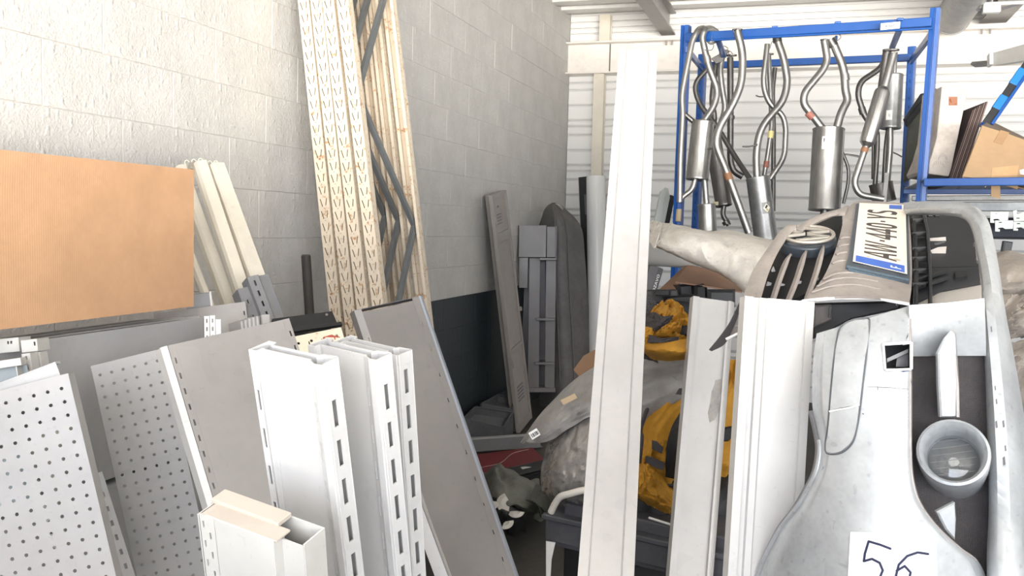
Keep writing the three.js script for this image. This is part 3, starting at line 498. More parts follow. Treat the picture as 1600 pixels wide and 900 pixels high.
// ---------- the blue exhaust rack ----------
const rackZ = (x) => 5.0 - (x - 1070) * .65 / 390;   // distance of the rack's front plane
{
  const post = (xt, yt, xb, yb, Z) => toFloor(xt, yt, Z, xb, yb, Z);
  const FL = post(1069.5, 41, 1053, 345, 5.0), FR = post(1461, 15, 1436, 314, 4.37), RL = post(1096, 86, 1091, 187, 5.85), RR = post(1424.5, 74, 1415, 295, 5.25);
  for (const e of [FL, FR, RL, RR]) { e.base.x = e.top.x + (e.base.x - e.top.x) * .6; e.base.z = e.top.z; }
  const g = T('storage_rack', 'blue steel rack frame with exhaust pipes and silencers hanging from it', 'rack', FL.base.clone());
  const side = FR.base.clone().sub(FL.base).normalize();
  const names4 = ['front', 'front', 'rear', 'rear'];
  [FL, FR, RL, RR].forEach((e, i) => {
    const m = frame(e.base, e.top, e.base.clone().add(side)); const L = e.len, w = .04, d = .05;
    const body = prof(sheet([[-w / 2, -d], [-w / 2, -.002], [-w * .14, 0], [-w * .1, -.006], [w * .1, -.006], [w * .14, 0], [w / 2, -.002], [w / 2, -d]], .003), 0, L).applyMatrix4(m);
    const p = PW(g, 'post', body, i < 2 ? mat.blue : mat.blueDark);
    if (i > 1) PW(p, 'keyhole_strip', slotStrip(.026, L, .05, .01, .018, .002).map((q) => q.translate(-.013, 0, 0).applyMatrix4(m)), mat.blue);
    PW(p, 'foot_plate', bx(.07, .006, .07, 0, .003, -.02, .001).applyMatrix4(m), mat.blueDark);
  });
  const beam = (xa, ya, ha, Za, xb, yb, hb, Zb, m, nm) => {   // top edge, height in the picture
    const a = at(xa, ya, Za), b = at(xb, yb, Zb), h = a.y - at(xa, ya + ha, Za).y; const f = frame(a, b, a.clone().add(V(0, -1, 0)));
    return PW(g, nm || 'beam', bx(h, a.distanceTo(b), .04, h / 2, a.distanceTo(b) / 2, 0, .004).applyMatrix4(f), m);
  };
  const fb = beam(1073, 52.5, 12.5, 4.99, 1457, 27.5, 16.5, 4.37, mat.blue);
  // pale lower edge lip, clips, paper label
  { const a = at(1073, 65, 4.96), b = at(1457, 44, 4.34); PW(fb, 'beam_lip', rod(a, b, .006, .006, 8), mat.blue); for (const [x, y] of [[1211, 43], [1309, 36], [1406, 31]]) { const p = at(x, y + .5, rackZ(x) - .01); PW(fb, 'clip', bx(.03, .012, .05, p.x, p.y, p.z, .003), mat.blueDark); } }
  { const a = at(1377, 43, 4.46), w = .088, h = .032; const lab = new THREE.Mesh(new RoundedBoxGeometry(w, h, .002, 1, .0008), mat.white); lab.name = 'label_holder'; const f = frame(a, a.clone().add(V(0, 1, 0)), at(1405, 43, 4.413)); f.decompose(lab.position, lab.quaternion, lab.scale); lab.position.copy(at(1391, 40.5, 4.395)); fb.add(lab); lab.position.sub(g.position);
    const pr = new THREE.Mesh(new THREE.PlaneGeometry(w * .94, h * .86), print(256, 96, (x, W, H) => { x.fillStyle = '#f3f3ef'; x.fillRect(0, 0, W, H); x.fillStyle = '#30343a'; x.font = 'bold 58px sans-serif'; x.fillText('KA65', 60, 68); x.fillStyle = '#8a9098'; x.fillRect(14, 10, 5, 76); })); pr.name = 'label_paper'; pr.position.z = .0013; lab.add(pr); }
  beam(1096, 98, 10, 5.82, 1424, 84.5, 10.5, 5.23, mat.blueDark);
  PW(g, 'side_brace', bar(at(1073, 77, 4.98), at(1098, 108, 5.8), .035, .02, V(0, 1, 0)), mat.blueDark); PW(g, 'side_brace', bar(at(1455, 54, 4.39), at(1424, 95, 5.2), .035, .02, V(0, 1, 0)), mat.blueDark);
  for (const [xa, ya, xb, yb, t] of [[1122, 62, 1131, 88, .3], [1405, 47, 1394, 74, .4]]) PW(g, 'cross_hook', bar(at(xa, ya, rackZ(xa)), at(xb, yb, rackZ(xa) + t), .03, .016, V(1, 0, 0)), mat.blueDark);
}
// ---------- hanging exhausts ----------
const mS = mat.steel, mD = mat.steelDark;
function exhaust(label, px) { const Z = px.Z; const p0 = at(px.x, px.y, Z); return Object.assign(T('exhaust', label, 'exhaust', p0), { userData: { label, category: 'exhaust', group: px.group || 'exhausts hanging on the blue rack' } }); }
const pts = (Z, a) => a.map(([x, y, dz]) => at(x, y, Z + (dz || 0)));
const R = (px, Z) => px * Z / F;
function can(g, Z, x0, y0, x1, y1, r, m, o = {}) {   // silencer body from top point to lower point, radius in picture units
  const a = at(x0, y0, Z), b = at(x1, y1, Z + (o.dz || 0)), L = a.distanceTo(b), q = R(r, Z), f = frame(b, a, b.clone().add(V(1, 0, 0).applyQuaternion(camera.quaternion)));
  const e = o.end || .012, prf = o.cone ? [[0, 0], [q * .5, 0], [q * .62, e * .6], [q * .94, e * 1.8], [q, e * 3], [q, L - e * 3], [q * .94, L - e * 1.8], [q * .62, L - e * .6], [q * .5, L], [0, L]] : [[0, .006], [q * .55, .006], [q * .9, .002], [q * .97, 0], [q, .003], [q, .007], [q * .975, .012], [q * .975, L - .012], [q, L - .007], [q, L - .003], [q * .97, L], [q * .9, L - .002], [q * .55, L - .006], [0, L - .006]];
  const lat = ni(new THREE.LatheGeometry(prf.map((p) => new THREE.Vector2(p[0], p[1])), 40)); 
  const body = toCreasedNormals(lat, .6); if (o.flat) body.scale(1, 1, o.flat);
  const p = PW(g, o.name || 'silencer', body.applyMatrix4(f), m);
  if (!o.cone) { const s = new THREE.BoxGeometry(.004, L - .03, .0015).translate(0, L / 2, 0); PW(p, 'seam', ni(s).applyMatrix4(new THREE.Matrix4().makeRotationY(.9).premultiply(new THREE.Matrix4().makeTranslation(q * .975 * Math.sin(.9), 0, q * .975 * Math.cos(.9) * (o.flat || 1))).premultiply(f)), m); }
  return { p, f, q, L };
}
function ring(g, Z, x, y, x2, y2, r, m, name = 'clamp_ring') { const a = at(x, y, Z), b = at(x2, y2, Z); const f = frame(a, b, a.clone().add(V(1, 0, 0))); return PW(g, name, ni(new THREE.CylinderGeometry(R(r, Z), R(r, Z), a.distanceTo(b), 18, 1, false).translate(0, a.distanceTo(b) / 2, 0)).applyMatrix4(f), m); }
function flange(g, Z, x, y, w, m) { const c = at(x, y, Z); return PW(g, 'flange', ext([[-w, 0], [-w * .7, -w * .35], [0, -w * .55], [w * .7, -w * .35], [w, 0], [w * .7, w * .35], [0, w * .55], [-w * .7, w * .35]], .01, 0, .002).rotateX(-Math.PI / 2).translate(c.x, c.y, c.z), m); }
const wire = (g, Z, a, name = 'hanging_wire') => PW(g, name, tube(pts(Z, a), .0022, 16, 6), mat.greyDark);
function sticker(c, w, h, ang, yf, m) { const g = wrapPatch(c.q * .985, w, h, ang, c.L * yf); const o = new THREE.Mesh(g, m); o.name = 'label'; const par = c.p; par.parent.updateWorldMatrix(true, false); par.updateWorldMatrix(true, false); o.geometry = g.applyMatrix4(par.matrixWorld.clone().invert().multiply(c.f)); par.add(o); return o; }
const orangeRing = M(0x93684a, { roughness: .6, map: tRust }), redRing = M(0x9c6355, { roughness: .6, map: tRust }), yellowRing = M(0xd9cf8e, { roughness: .6 });
{ // 1: slim silencer on the post side, with a small pot below it
  const Z = 4.86, g = exhaust('exhaust with a bright round silencer beside the end post and a smaller pot below it', { x: 1095, y: 358, Z });
  const c = can(g, Z, 1099, 190, 1089, 281, 18, mS); can(g, Z, 1104, 319, 1106, 362, 14, mS, { name: 'small_pot' });
  PW(g, 'pipe', pipe(pts(Z, [[1119, 50, .22], [1110, 44, .12], [1101, 46], [1097, 58], [1106, 100], [1122, 142], [1116, 166], [1099, 190]]), R(5.2, Z), .05, 60), mS);
  ring(g, Z, 1104, 88, 1106, 98, 6, mS, 'sleeve');
  PW(g, 'pipe', pipe(pts(Z - .02, [[1110, 50, .25], [1100, 43, .12], [1091, 46], [1082, 62], [1065, 148], [1067, 176], [1063, 250], [1062, 316]]), R(4.6, Z), .06, 60), mS);
  PW(g, 'pipe', pipe(pts(Z, [[1067, 176], [1088, 194]]), R(4, Z)), mD);
  PW(g, 'pipe', pipe(pts(Z, [[1086, 280], [1082, 296], [1066, 308], [1061, 316]]), R(4.3, Z), .04), mS); PW(g, 'pipe', pipe(pts(Z, [[1101, 281], [1104, 320]]), R(4.6, Z)), mS);
  ring(g, Z - .02, 1059.5, 346, 1061, 327, 4.4, M(0xa8977a, { roughness: .8, map: tRust }), 'paper_wrap');
  PW(g, 'hanger_rod', tube(pts(Z - .05, [[1092, 236], [1098, 234], [1112, 232]]), R(1.3, Z), 8, 6), mD); wire(g, Z - .03, [[1101, 78], [1112, 78], [1115, 72], [1112, 62], [1112, 56]]);
  { const p = at(1110, 57, Z + .1); PW(g, 'hook', tube(pts(Z + .08, [[1104, 62], [1110, 68], [1117, 66], [1121, 62]]), R(2, Z), 10, 6), mD); }
}
{ // 2: dark one behind with a twisted pipe
  const Z = 5.25, g = exhaust('dark tapering silencer and twisted pipes behind the bright slim silencer', { x: 1130, y: 350, Z });
  can(g, Z, 1112, 205, 1131, 322, 13, mD, { dz: -.05 });
  PW(g, 'pipe', pipe(pts(Z, [[1131, 78], [1125, 106], [1127, 130], [1134, 172], [1120, 208]]), R(4.6, Z), .05, 40), mS);
  PW(g, 'pipe', pipe(pts(Z + .05, [[1120, 92], [1115, 130], [1112, 160], [1117, 185], [1112, 206]]), R(4.6, Z), .05, 40), mD);
  PW(g, 'pipe', pipe(pts(Z - .05, [[1131, 322], [1129, 336], [1139, 352]]), R(4, Z), .03), mD); ring(g, Z - .06, 1133, 345, 1136, 350, 6, mD);
  { const p = at(1118, 318, Z - .2); PW(g, 'paper_tag', bx(.03, .02, .002, p.x, p.y, p.z, .0005), M(0xb8ac90, { roughness: .9 })); }
  PW(g, 'bracket', ext([[0, 0], [.09, .05], [.1, .04], [.06, -.02], [.03, -.03]], .01, 0, .002).translate(at(1111, 92, Z).x, at(1111, 92, Z).y, at(1111, 92, Z).z), mD);
  wire(g, Z - .05, [[1124, 84], [1126, 76], [1132, 72], [1138, 76]]);
}
{ // 3: straight tube with a flange
  const Z = 5.3, g = exhaust('straight dark exhaust tube with a flat flange at its top', { x: 1141, y: 300, Z });
  PW(g, 'pipe', pipe(pts(Z, [[1141, 90], [1141.5, 180], [1141, 250], [1146, 268], [1160, 276]]), R(5, Z), .05, 40), mD); flange(g, Z, 1142, 88, .034, mD);
  ring(g, Z, 1142, 186, 1142, 181, 6, mD); wire(g, Z, [[1138, 86], [1140, 80], [1145, 84]]);
}
{ // 4: wide pipe with an orange ring
  const Z = 4.72, g = exhaust('single wide bent exhaust pipe with an orange-brown ring halfway down', { x: 1168, y: 365, Z });
  PW(g, 'pipe', pipe(pts(Z, [[1152, 48], [1161, 84], [1159, 130], [1146, 162], [1123, 200], [1118, 226], [1137, 272], [1170, 364]]), R(6, Z), .09, 90), mS);
  flange(g, Z, 1152, 48, .026, mD); ring(g, Z, 1136, 270, 1140, 281, 6.4, orangeRing, 'orange_ring'); wire(g, Z - .02, [[1148, 52], [1146, 47], [1149, 45]]);
}
{ // 5: S pipe feeding the silencer with the diamond sticker
  const Z = 4.95, g = exhaust('exhaust with a grey silencer bearing a diamond sticker, half sunk behind the pale tarpaulin', { x: 1193, y: 372, Z });
  const c = can(g, Z, 1184, 277, 1197, 376, 18.5, mat.galv, { dz: .0 });
  PW(g, 'pipe', pipe(pts(Z, [[1215, 64], [1225, 92], [1231, 130], [1224, 158], [1188, 200], [1181, 240], [1183, 278]]), R(5.8, Z), .08, 70), mS); ring(g, Z, 1215, 66, 1214, 59, 7, mD);
  PW(g, 'pipe', pipe(pts(Z + .06, [[1199, 69], [1192, 130], [1200, 160], [1224, 181], [1228, 200], [1226, 246], [1203, 280]]), R(4.4, Z), .05, 70), mS);
  PW(g, 'pipe', pipe(pts(Z + .03, [[1104, 109, .2], [1084, 131, .2], [1091, 160, .2], [1122, 200, .15], [1148, 244, .1], [1172, 280]]), R(4.2, Z), .06, 60), mD);
  PW(g, 'hanger_rod', tube(pts(Z - .02, [[1160, 229], [1170, 229], [1184, 226]]), R(1.3, Z), 8, 6), mD);
  sticker(c, .05, .06, .15, .5, print(64, 64, (x, W, H) => { x.fillStyle = '#8f8d89'; x.fillRect(0, 0, W, H); x.translate(32, 32); x.rotate(Math.PI / 4); x.fillStyle = '#e4e0d2'; x.fillRect(-18, -18, 36, 36); x.fillStyle = '#34322c'; x.fillRect(-12, -14, 12, 22); x.fillStyle = '#b6a860'; x.fillRect(2, 0, 12, 14); }, { metalness: .3 }));
}
{ // 6: two thin tubes
  const Z = 5.15, g = exhaust('pair of thin exhaust tubes with yellow and red rings, hanging behind the bent pipes', { x: 1205, y: 330, Z });
  PW(g, 'pipe', pipe(pts(Z, [[1201, 86], [1204, 145], [1206, 195], [1200, 240], [1194, 274]]), R(3.8, Z), .05, 40), mS); PW(g, 'pipe', pipe(pts(Z + .06, [[1211, 106], [1207, 140], [1209, 200], [1208, 330]]), R(3.6, Z), .05, 30), mD);
  ring(g, Z, 1203.5, 216, 1205, 205, 4.3, yellowRing, 'yellow_ring'); ring(g, Z, 1196.5, 262, 1198, 252, 4.3, redRing, 'red_ring'); flange(g, Z, 1203, 86, .02, mD);
  PW(g, 'hanger_rod', tube(pts(Z - .04, [[1181, 149], [1186, 151], [1203, 150]]), R(1.2, Z), 8, 6), mD); wire(g, Z - .2, [[1203, 76], [1206, 66], [1212, 60]]);
}
{ // 7: big silencer with white label
  const Z = 4.66, g = exhaust('exhaust with the largest silencer, a white label and two pipes forming a diamond', { x: 1287, y: 336, Z });
  const c = can(g, Z, 1295, 201, 1288, 329, 24.5, mS);
  PW(g, 'pipe', pipe(pts(Z, [[1288, 64], [1293, 92], [1287, 108], [1257, 144], [1255, 162], [1286, 202]]), R(5.8, Z), .07, 60), mS);
  PW(g, 'pipe', pipe(pts(Z, [[1299, 60], [1319, 108], [1321, 142], [1325, 156], [1314, 176], [1307, 202]]), R(6.2, Z), .06, 60), mS);
  ring(g, Z, 1262.5, 175.5, 1270, 184, 6.3, redRing, 'red_label_ring'); flange(g, Z, 1288, 64, .02, mD); ring(g, Z, 1297, 62, 1303, 72, 7.2, mD, 'sleeve'); ring(g, Z, 1320, 116, 1321, 126, 6.6, mS, 'sleeve');
  PW(g, 'outlet_pipe', pipe(pts(Z, [[1288, 328], [1287, 348]]), R(6, Z)), mD);
  PW(g, 'hanger_bracket', tube(pts(Z + .02, [[1316, 238], [1325, 262], [1325, 285], [1318, 318]]), R(2.6, Z), 16, 8), mD); PW(g, 'hanger_rod', tube(pts(Z + .02, [[1318, 241], [1330, 242], [1342, 244]]), R(1.2, Z), 8, 6), mD); wire(g, Z, [[1305, 66], [1314, 58], [1310, 52]]);
  sticker(c, .058, .062, -.32, .8, print(128, 128, (x, W, H) => { x.fillStyle = '#f2f2f0'; x.fillRect(0, 0, W, H); x.fillStyle = '#55555c'; x.beginPath(); x.moveTo(14, 20); x.lineTo(30, 16); x.lineTo(30, 44); x.lineTo(22, 66); x.lineTo(14, 46); x.fill(); x.fillStyle = '#8d8d90'; for (const [a, b, w] of [[52, 12, 26], [60, 40, 18], [88, 34, 22], [92, 12, 12], [46, 70, 12], [66, 62, 20]]) { x.fillRect(a, b, w, 5); x.fillRect(a + 3, b + 8, w * .6, 4); } x.fillStyle = '#3d3d42'; x.fillRect(86, 82, 5, 22); x.fillRect(98, 74, 6, 36); }));
  PW(g, 'hook', tube(pts(Z + .3, [[1307, 56], [1306, 66], [1302, 74]]), R(2, Z), 8, 6), mat.blueDark);
}
{ // 8: resonator, bent under
  const Z = 4.42, g = exhaust('slanted exhaust with a long slim resonator, its pipe bent round at the bottom', { x: 1345, y: 310, Z });
  can(g, Z, 1381, 136, 1353, 229, 12, mS, { cone: true, name: 'resonator', end: .01 });
  PW(g, 'pipe', pipe(pts(Z, [[1396, 84], [1381, 140]]), R(6, Z)), mS); PW(g, 'pipe', pipe(pts(Z, [[1386, 80, .03], [1378, 138, .04]]), R(6.5, Z)), mD); flange(g, Z, 1392, 80, .038, mD);
  PW(g, 'pipe', pipe(pts(Z, [[1353, 228], [1341, 264], [1334, 286], [1342, 304], [1380, 311]]), R(5, Z), .06, 50), mS); ring(g, Z, 1349.5, 238, 1352, 231, 5.6, orangeRing, 'joint'); PW(g, 'hanger_rod', tube(pts(Z, [[1322, 241], [1332, 243], [1342, 245]]), R(1.2, Z), 8, 6), mD);
}
{ // 9: hindmost silencer
  const Z = 4.85, g = exhaust('exhaust with an upright silencer next to the far post, a dark collector pot under it', { x: 1385, y: 312, Z });
  const c = can(g, Z, 1395, 117, 1391, 201, 16, mat.galv);
  PW(g, 'pipe', pipe(pts(Z, [[1399, 82], [1397, 118]]), R(3.5, Z)), mS); PW(g, 'pipe', pipe(pts(Z, [[1382, 96], [1374, 108], [1344, 128], [1340, 148], [1350, 180], [1362, 196]]), R(4.6, Z), .06, 50), mD); ring(g, Z, 1346, 168, 1349, 178, 5.6, mD);
  PW(g, 'pipe', pipe(pts(Z, [[1391, 200], [1391, 230], [1386, 290]]), R(4.8, Z), .06), mS); PW(g, 'pipe', pipe(pts(Z + .03, [[1388, 200], [1384, 230], [1381, 290]]), R(3.6, Z), .06), mD); PW(g, 'pipe', pipe(pts(Z + .02, [[1362, 196], [1371, 206], [1371, 230], [1367, 290]]), R(3.8, Z), .05), mD); PW(g, 'pipe', pipe(pts(Z + .05, [[1365, 205], [1364, 280]]), R(2.6, Z)), mD);
  can(g, Z, 1376, 286, 1382, 316, 18, mD, { name: 'collector_pot' }); PW(g, 'bracket', bar(at(1386, 270, Z - .13), at(1381, 318, Z - .13), .022, .008, V(1, 0, 0)), mD); PW(g, 'hanger_rod', tube(pts(Z, [[1395, 238], [1402, 241], [1409, 245]]), R(1.2, Z), 8, 6), mD);
  sticker(c, .03, .05, -.55, .22, print(64, 64, (x, W, H) => { x.fillStyle = '#d9d8d4'; x.fillRect(0, 0, W, H); x.fillStyle = '#3a3a3c'; x.fillRect(28, 22, 4, 20); x.fillRect(38, 26, 4, 22); }));
}
// ---------- right-hand shelf bay ----------
{
  const SH = at(1480, 284, 4.3).y, z4 = (x, y) => onY(x, y, SH).z;
  const A = at(1443, 279, 4.3), g = T('storage_rack', 'blue shelf with cartons, boards and mats on it, next to the exhaust rack', 'rack', at(1443, 279, 4.3));
  const b1 = at(1444, 279, 4.3), b2 = at(1700, 276, 3.95), c1 = at(1412, 293, 5.15), c2 = at(1720, 293, 4.75);
  const bm = (a, b, h, m, nm) => { const f = frame(a, b, a.clone().add(V(0, -1, 0))); return PW(g, nm, bx(h, a.distanceTo(b), .03, h / 2, a.distanceTo(b) / 2, 0, .004).applyMatrix4(f), m); };
  bm(b1, b2, .036, mat.blue, 'beam'); bm(c1, c2, .036, mat.blueDark, 'beam');
  // shelf plates between the beams
  const n = 7; for (let i = 0; i < n; i++) { const u0 = i / n, u1 = (i + .96) / n, q = (u, e) => (e ? c1 : b1).clone().lerp(e ? c2 : b2, u).add(V(0, -.004, e ? .02 : -.02)); PW(g, 'shelf_plate', loft([[q(u0, 1), q(u1, 1)], [q(u0, 0), q(u1, 0)]], .006), mat.greyDark); }
  // lower level
  const lo = at(1445, 330, 4.3); const d1 = at(1425, 306, 5.1), d2 = at(1720, 304, 4.7); bm(d1, d2, .028, mat.galv, 'rear_rail'); bm(d1.clone().add(V(0, -.035, 0)), d2.clone().add(V(0, -.035, 0)), .05, mat.galv, 'rear_rail');
  const p = toFloor(1700, 20, 3.95, 1680, 320, 3.95); p.base.z = p.top.z; PW(g, 'post', bar(p.base, p.top, .04, .05, V(1, 0, 0)), mat.blue);
  const p2 = toFloor(1722, 74, 4.75, 1706, 295, 4.75); p2.base.z = p2.top.z; PW(g, 'post', bar(p2.base, p2.top, .04, .05, V(1, 0, 0)), mat.blueDark);
  bm(at(1500, 402, 4.25), at(1700, 408, 3.95), .05, mat.blueDark, 'beam'); bm(at(1470, 398, 5.1), at(1715, 398, 4.75), .05, mat.blueDark, 'beam');
  { const q1 = at(1500, 402, 4.25), q2 = at(1700, 408, 3.95), r1 = at(1470, 398, 5.1), r2 = at(1715, 398, 4.75); PW(g, 'shelf_plate', loft([[r1, r2], [q1, q2]], .006), mat.greyDark); }
  // white bent carton
  { const Z = 4.5, o = T('carton', 'narrow off-white carton with a small orange picture and grey scuffs, standing on the blue shelf', 'box', at(1480, 275, Z)); const q = [[1447, 268], [1474, 276], [1492, 276], [1513, 137], [1490, 134], [1472, 136], [1462, 220], [1456, 240], [1447, 262]].map(([x, y]) => { const v = at(x, y, Z).sub(at(1480, 275, Z)); return v; });
    const f = new THREE.Matrix4().makeRotationFromQuaternion(camera.quaternion).setPosition(at(1480, 275, Z)); const q2 = [[1446, 266], [1449, 271], [1484, 276], [1513, 138], [1489, 134], [1472, 135], [1464, 215], [1456, 243]].map(([x, y]) => { const v = local(f, at(x, y, Z)); return [v.x, v.y]; });
    PW(o, 'carton_body', ext(q2, .22, -.22, .003).applyMatrix4(f), M(0xd8cec4, { roughness: .85, map: tDust })); const v = local(f, at(1489, 158, Z)); PW(o, 'printed_square', bx(.042, .042, .0012, v.x, v.y, .001, .0003).applyMatrix4(f), M(0x9a6a52, { roughness: .8, map: tRust }));
    const st = []; for (let i = 0; i < 14; i++) { const a = i / 13 * Math.PI; } for (const [x, y, w] of [[1466, 258, 16], [1473, 246, 12]]) for (let i = 0; i < 9; i++) { const t = i / 8 * Math.PI, u = local(f, at(x - w * .55 * Math.cos(t), y - 7 * Math.sin(t) + 3, Z)); st.push(bx(.0025, .012 * Math.sin(t) + .006, .0006, u.x, u.y, .0005, 0)); } PW(o, 'grey_scuffs', st.map((s) => s.applyMatrix4(f)), M(0x9c9594, { roughness: .9 })); }
  // dark mats leaning between the posts
  for (const [k, poly, Z, lab] of [[0, [[1413, 285], [1443, 270], [1452, 200], [1447, 150], [1420, 196]], 5.0, 'dusty dark plastic trim leaning behind the blue post on the shelf'], [1, [[1418, 198], [1462, 148], [1466, 140], [1440, 146], [1413, 186]], 4.9, 'stack of dark bent trims lying across the dusty plastic on the shelf'], [2, [[1448, 250], [1462, 190], [1470, 140], [1462, 138], [1453, 180], [1449, 225]], 4.7, 'dark ribbed rubber mat standing beside the off-white carton']]) {
    const o = T('trim_panel', lab, 'panel', at(poly[0][0], poly[0][1], Z)); const f = new THREE.Matrix4().makeRotationFromQuaternion(camera.quaternion).setPosition(at(poly[0][0], poly[0][1], Z)); const q = poly.map(([x, y]) => { const v = local(f, at(x, y, Z)); return [v.x, v.y]; });
    PW(o, 'panel_face', ext(q, .02, -.02, .003).applyMatrix4(f), [M(0x5d5f56, { roughness: .75, map: tDust }), mat.blackPlastic, M(0x3e4440, { roughness: .8, map: tDust })][k]);
    if (k === 1) for (let i = 0; i < 3; i++) { const a = local(f, at(1416, 192 - i * 2, Z)), b = local(f, at(1446, 158 - i * 3, Z)); PW(o, 'edge_rib', bar(V(a.x, a.y, .004), V(b.x, b.y, .004), .012, .006, V(0, 0, 1)).applyMatrix4(f), mat.blackPlastic); }
    if (k === 2) for (let i = 0; i < 5; i++) { const a = local(f, at(1452 + i * 2.6, 232 - i * 6, Z)); PW(o, 'rib', bx(.004, .14, .006, a.x, a.y, .002, .001).applyMatrix4(f), mat.blackPlastic); }
  }
  // dark brown boards leaning in a row
  for (let i = 0; i < 7; i++) { const o = 1.0, Z = 4.48 - i * .012, x0 = 1486 + i * 3, x1 = 1521 + i * 3.6; const s = stand(x1, 172 - i * 2.2, Z + .0, x0, 275, Z, x1 + 1, 172 - i * 2.2, Z, SH + .002); const g2 = T('thin_board', ['thin dark brown board nearest the off-white carton in the leaning row', 'second thin dark brown board from the off-white carton', 'third thin dark brown board from the off-white carton', 'middle one of the seven thin dark brown boards', 'third thin dark brown board from the battered box', 'second thin dark brown board from the battered box', 'thin dark brown board touching the battered cardboard box'][i], 'board', s.m, 'dark brown boards on the blue shelf'); P(g2, 'board_face', b0(-.003, .003, 0, s.len, -.28, 0, .001), M(i % 2 ? 0x564643 : 0x45393a, { roughness: .7, map: tDust })); P(g2, 'board_edge', b0(-.0034, .0034, .001, s.len + .0005, 0, .0012, .0003), M(i % 2 ? 0x8b7c77 : 0x6b5750, { roughness: .8 })); }
  // battered carton with brown tape
  { const Z = 4.22, o = T('cardboard_box', 'battered brown cardboard box tilted on the blue shelf, with darker tape patch and torn edge', 'box', at(1540, 285, Z)); const f = new THREE.Matrix4().makeRotationFromQuaternion(camera.quaternion).setPosition(at(1540, 285, Z)); const Q = (a) => a.map(([x, y]) => { const v = local(f, at(x, y, Z)); return [v.x, v.y]; });
    PW(o, 'front_panel', ext(Q([[1504, 276], [1535, 196], [1570, 207], [1640, 232], [1622, 300], [1594, 282], [1590, 296], [1568, 289], [1552, 283]]), .012, -.012, .002).applyMatrix4(f), mat.cardPale);
    const P3 = (x, y, d) => at(x, y, Z + d);
    PW(o, 'top_flap', loft([[P3(1547, 188, .3), P3(1600, 214, .3), P3(1640, 232, .3)], [P3(1535, 196, .005), P3(1570, 207, .005), P3(1640, 232, .005)]], .004), M(0x8d7c6c, { roughness: .9, map: tCard }));
    PW(o, 'side_panel', loft([[P3(1535, 196, .01), P3(1547, 190, .3)], [P3(1504, 276, .01), P3(1518, 268, .3)]], .004), mat.cardPale); PW(o, 'back_panel', loft([[P3(1547, 190, .3), P3(1640, 232, .3)], [P3(1518, 268, .3), P3(1622, 296, .3)]], .004), mat.cardPale); PW(o, 'bottom_panel', loft([[P3(1518, 268, .3), P3(1622, 296, .3)], [P3(1504, 276, .01), P3(1622, 298, .01)]], .004), mat.cardPale);
    PW(o, 'tape', [ext(Q([[1552, 222], [1563, 203], [1577, 207], [1566, 226]]), .002, 0, .0004).applyMatrix4(f)], M(0x9c7a55, { roughness: .6, map: tCard })); PW(o, 'patch', ext(Q([[1548, 278], [1550, 262], [1592, 258], [1588, 283]]), .0015, 0, .0004).applyMatrix4(f), M(0xbd9b72, { roughness: .85, map: tCard })); PW(o, 'torn_flap', ext(Q([[1549, 288], [1563, 290], [1564, 311], [1549, 307]]), .003, -.005, .0004).applyMatrix4(f), mat.cardPale);
    { const u = Q([[1593, 266], [1606, 262], [1604, 274], [1594, 272]]); PW(o, 'white_tear', ext(u, .002, 0, .0004).applyMatrix4(f), mat.white); } }
  // blue and black telescopic strut
  { const Z = 4.4, a = at(1540, 195, Z), b = at(1606, 100, Z), o = T('telescopic_strut', 'blue and black adjustable strut leaning over the battered carton', 'strut', a); PW(o, 'strut_body', bar(a, b, .04, .03, V(1, 0, 0)), mat.blackPlastic); const d = b.clone().sub(a); for (const [u, v] of [[.24, .46], [.64, .9]]) PW(o, 'blue_sleeve', bar(a.clone().addScaledVector(d, u).add(V(-.0, 0, 0)), a.clone().addScaledVector(d, v), .046, .037, V(1, 0, 0)), M(0x1f73b5, { roughness: .4 })); PW(o, 'blue_rail', bar(a.clone().add(V(.024, 0, .018)), b.clone().add(V(.024, 0, .018)), .014, .016, V(1, 0, 0)), mat.blue); PW(o, 'foot', rod(a, a.clone().add(V(-.012, -.015, 0)), .022, .022, 12), mat.blue); }
  // metal hook plates standing on a dark board
  { const Z = 4.3, o = T('dark_tray', 'black tray under the blue shelf that carries the pale hook plates', 'tray', at(1545, 372, Z)); const f = new THREE.Matrix4().makeRotationFromQuaternion(camera.quaternion).setPosition(at(1545, 372, Z)); const Q = (a) => a.map(([x, y]) => { const v = local(f, at(x, y, Z)); return [v.x, v.y]; });
    PW(o, 'tray_front', ext(Q([[1528, 340], [1660, 338], [1660, 372], [1532, 370]]), .02, -.05, .003).applyMatrix4(f), M(0x2a2f3a, { roughness: .6, map: tDust })); PW(o, 'tray_floor', loft([[at(1530, 366, Z + .5), at(1660, 368, Z + .5)], [at(1532, 370, Z + .04), at(1660, 372, Z + .04)]], .01), mat.black);
    const pl = [[0, 0], [0, -17], [7, -17.5], [7.5, -14], [3.5, -13], [6, -11.5], [12, -11], [16, -13.5], [27.5, -13], [28.5, 0]];
    const plates = [[1547, 331, 1, 'pale metal hook plate, the upper one nearest the bumper'], [1554.5, 344.5, 1, 'pale metal hook plate lapping over the lower corner of the first'], [1582, 330, -1, 'pale metal hook plate turned with its hook upwards'], [1583, 346.5, .8, 'pale metal hook plate below the one with its hook upwards']];
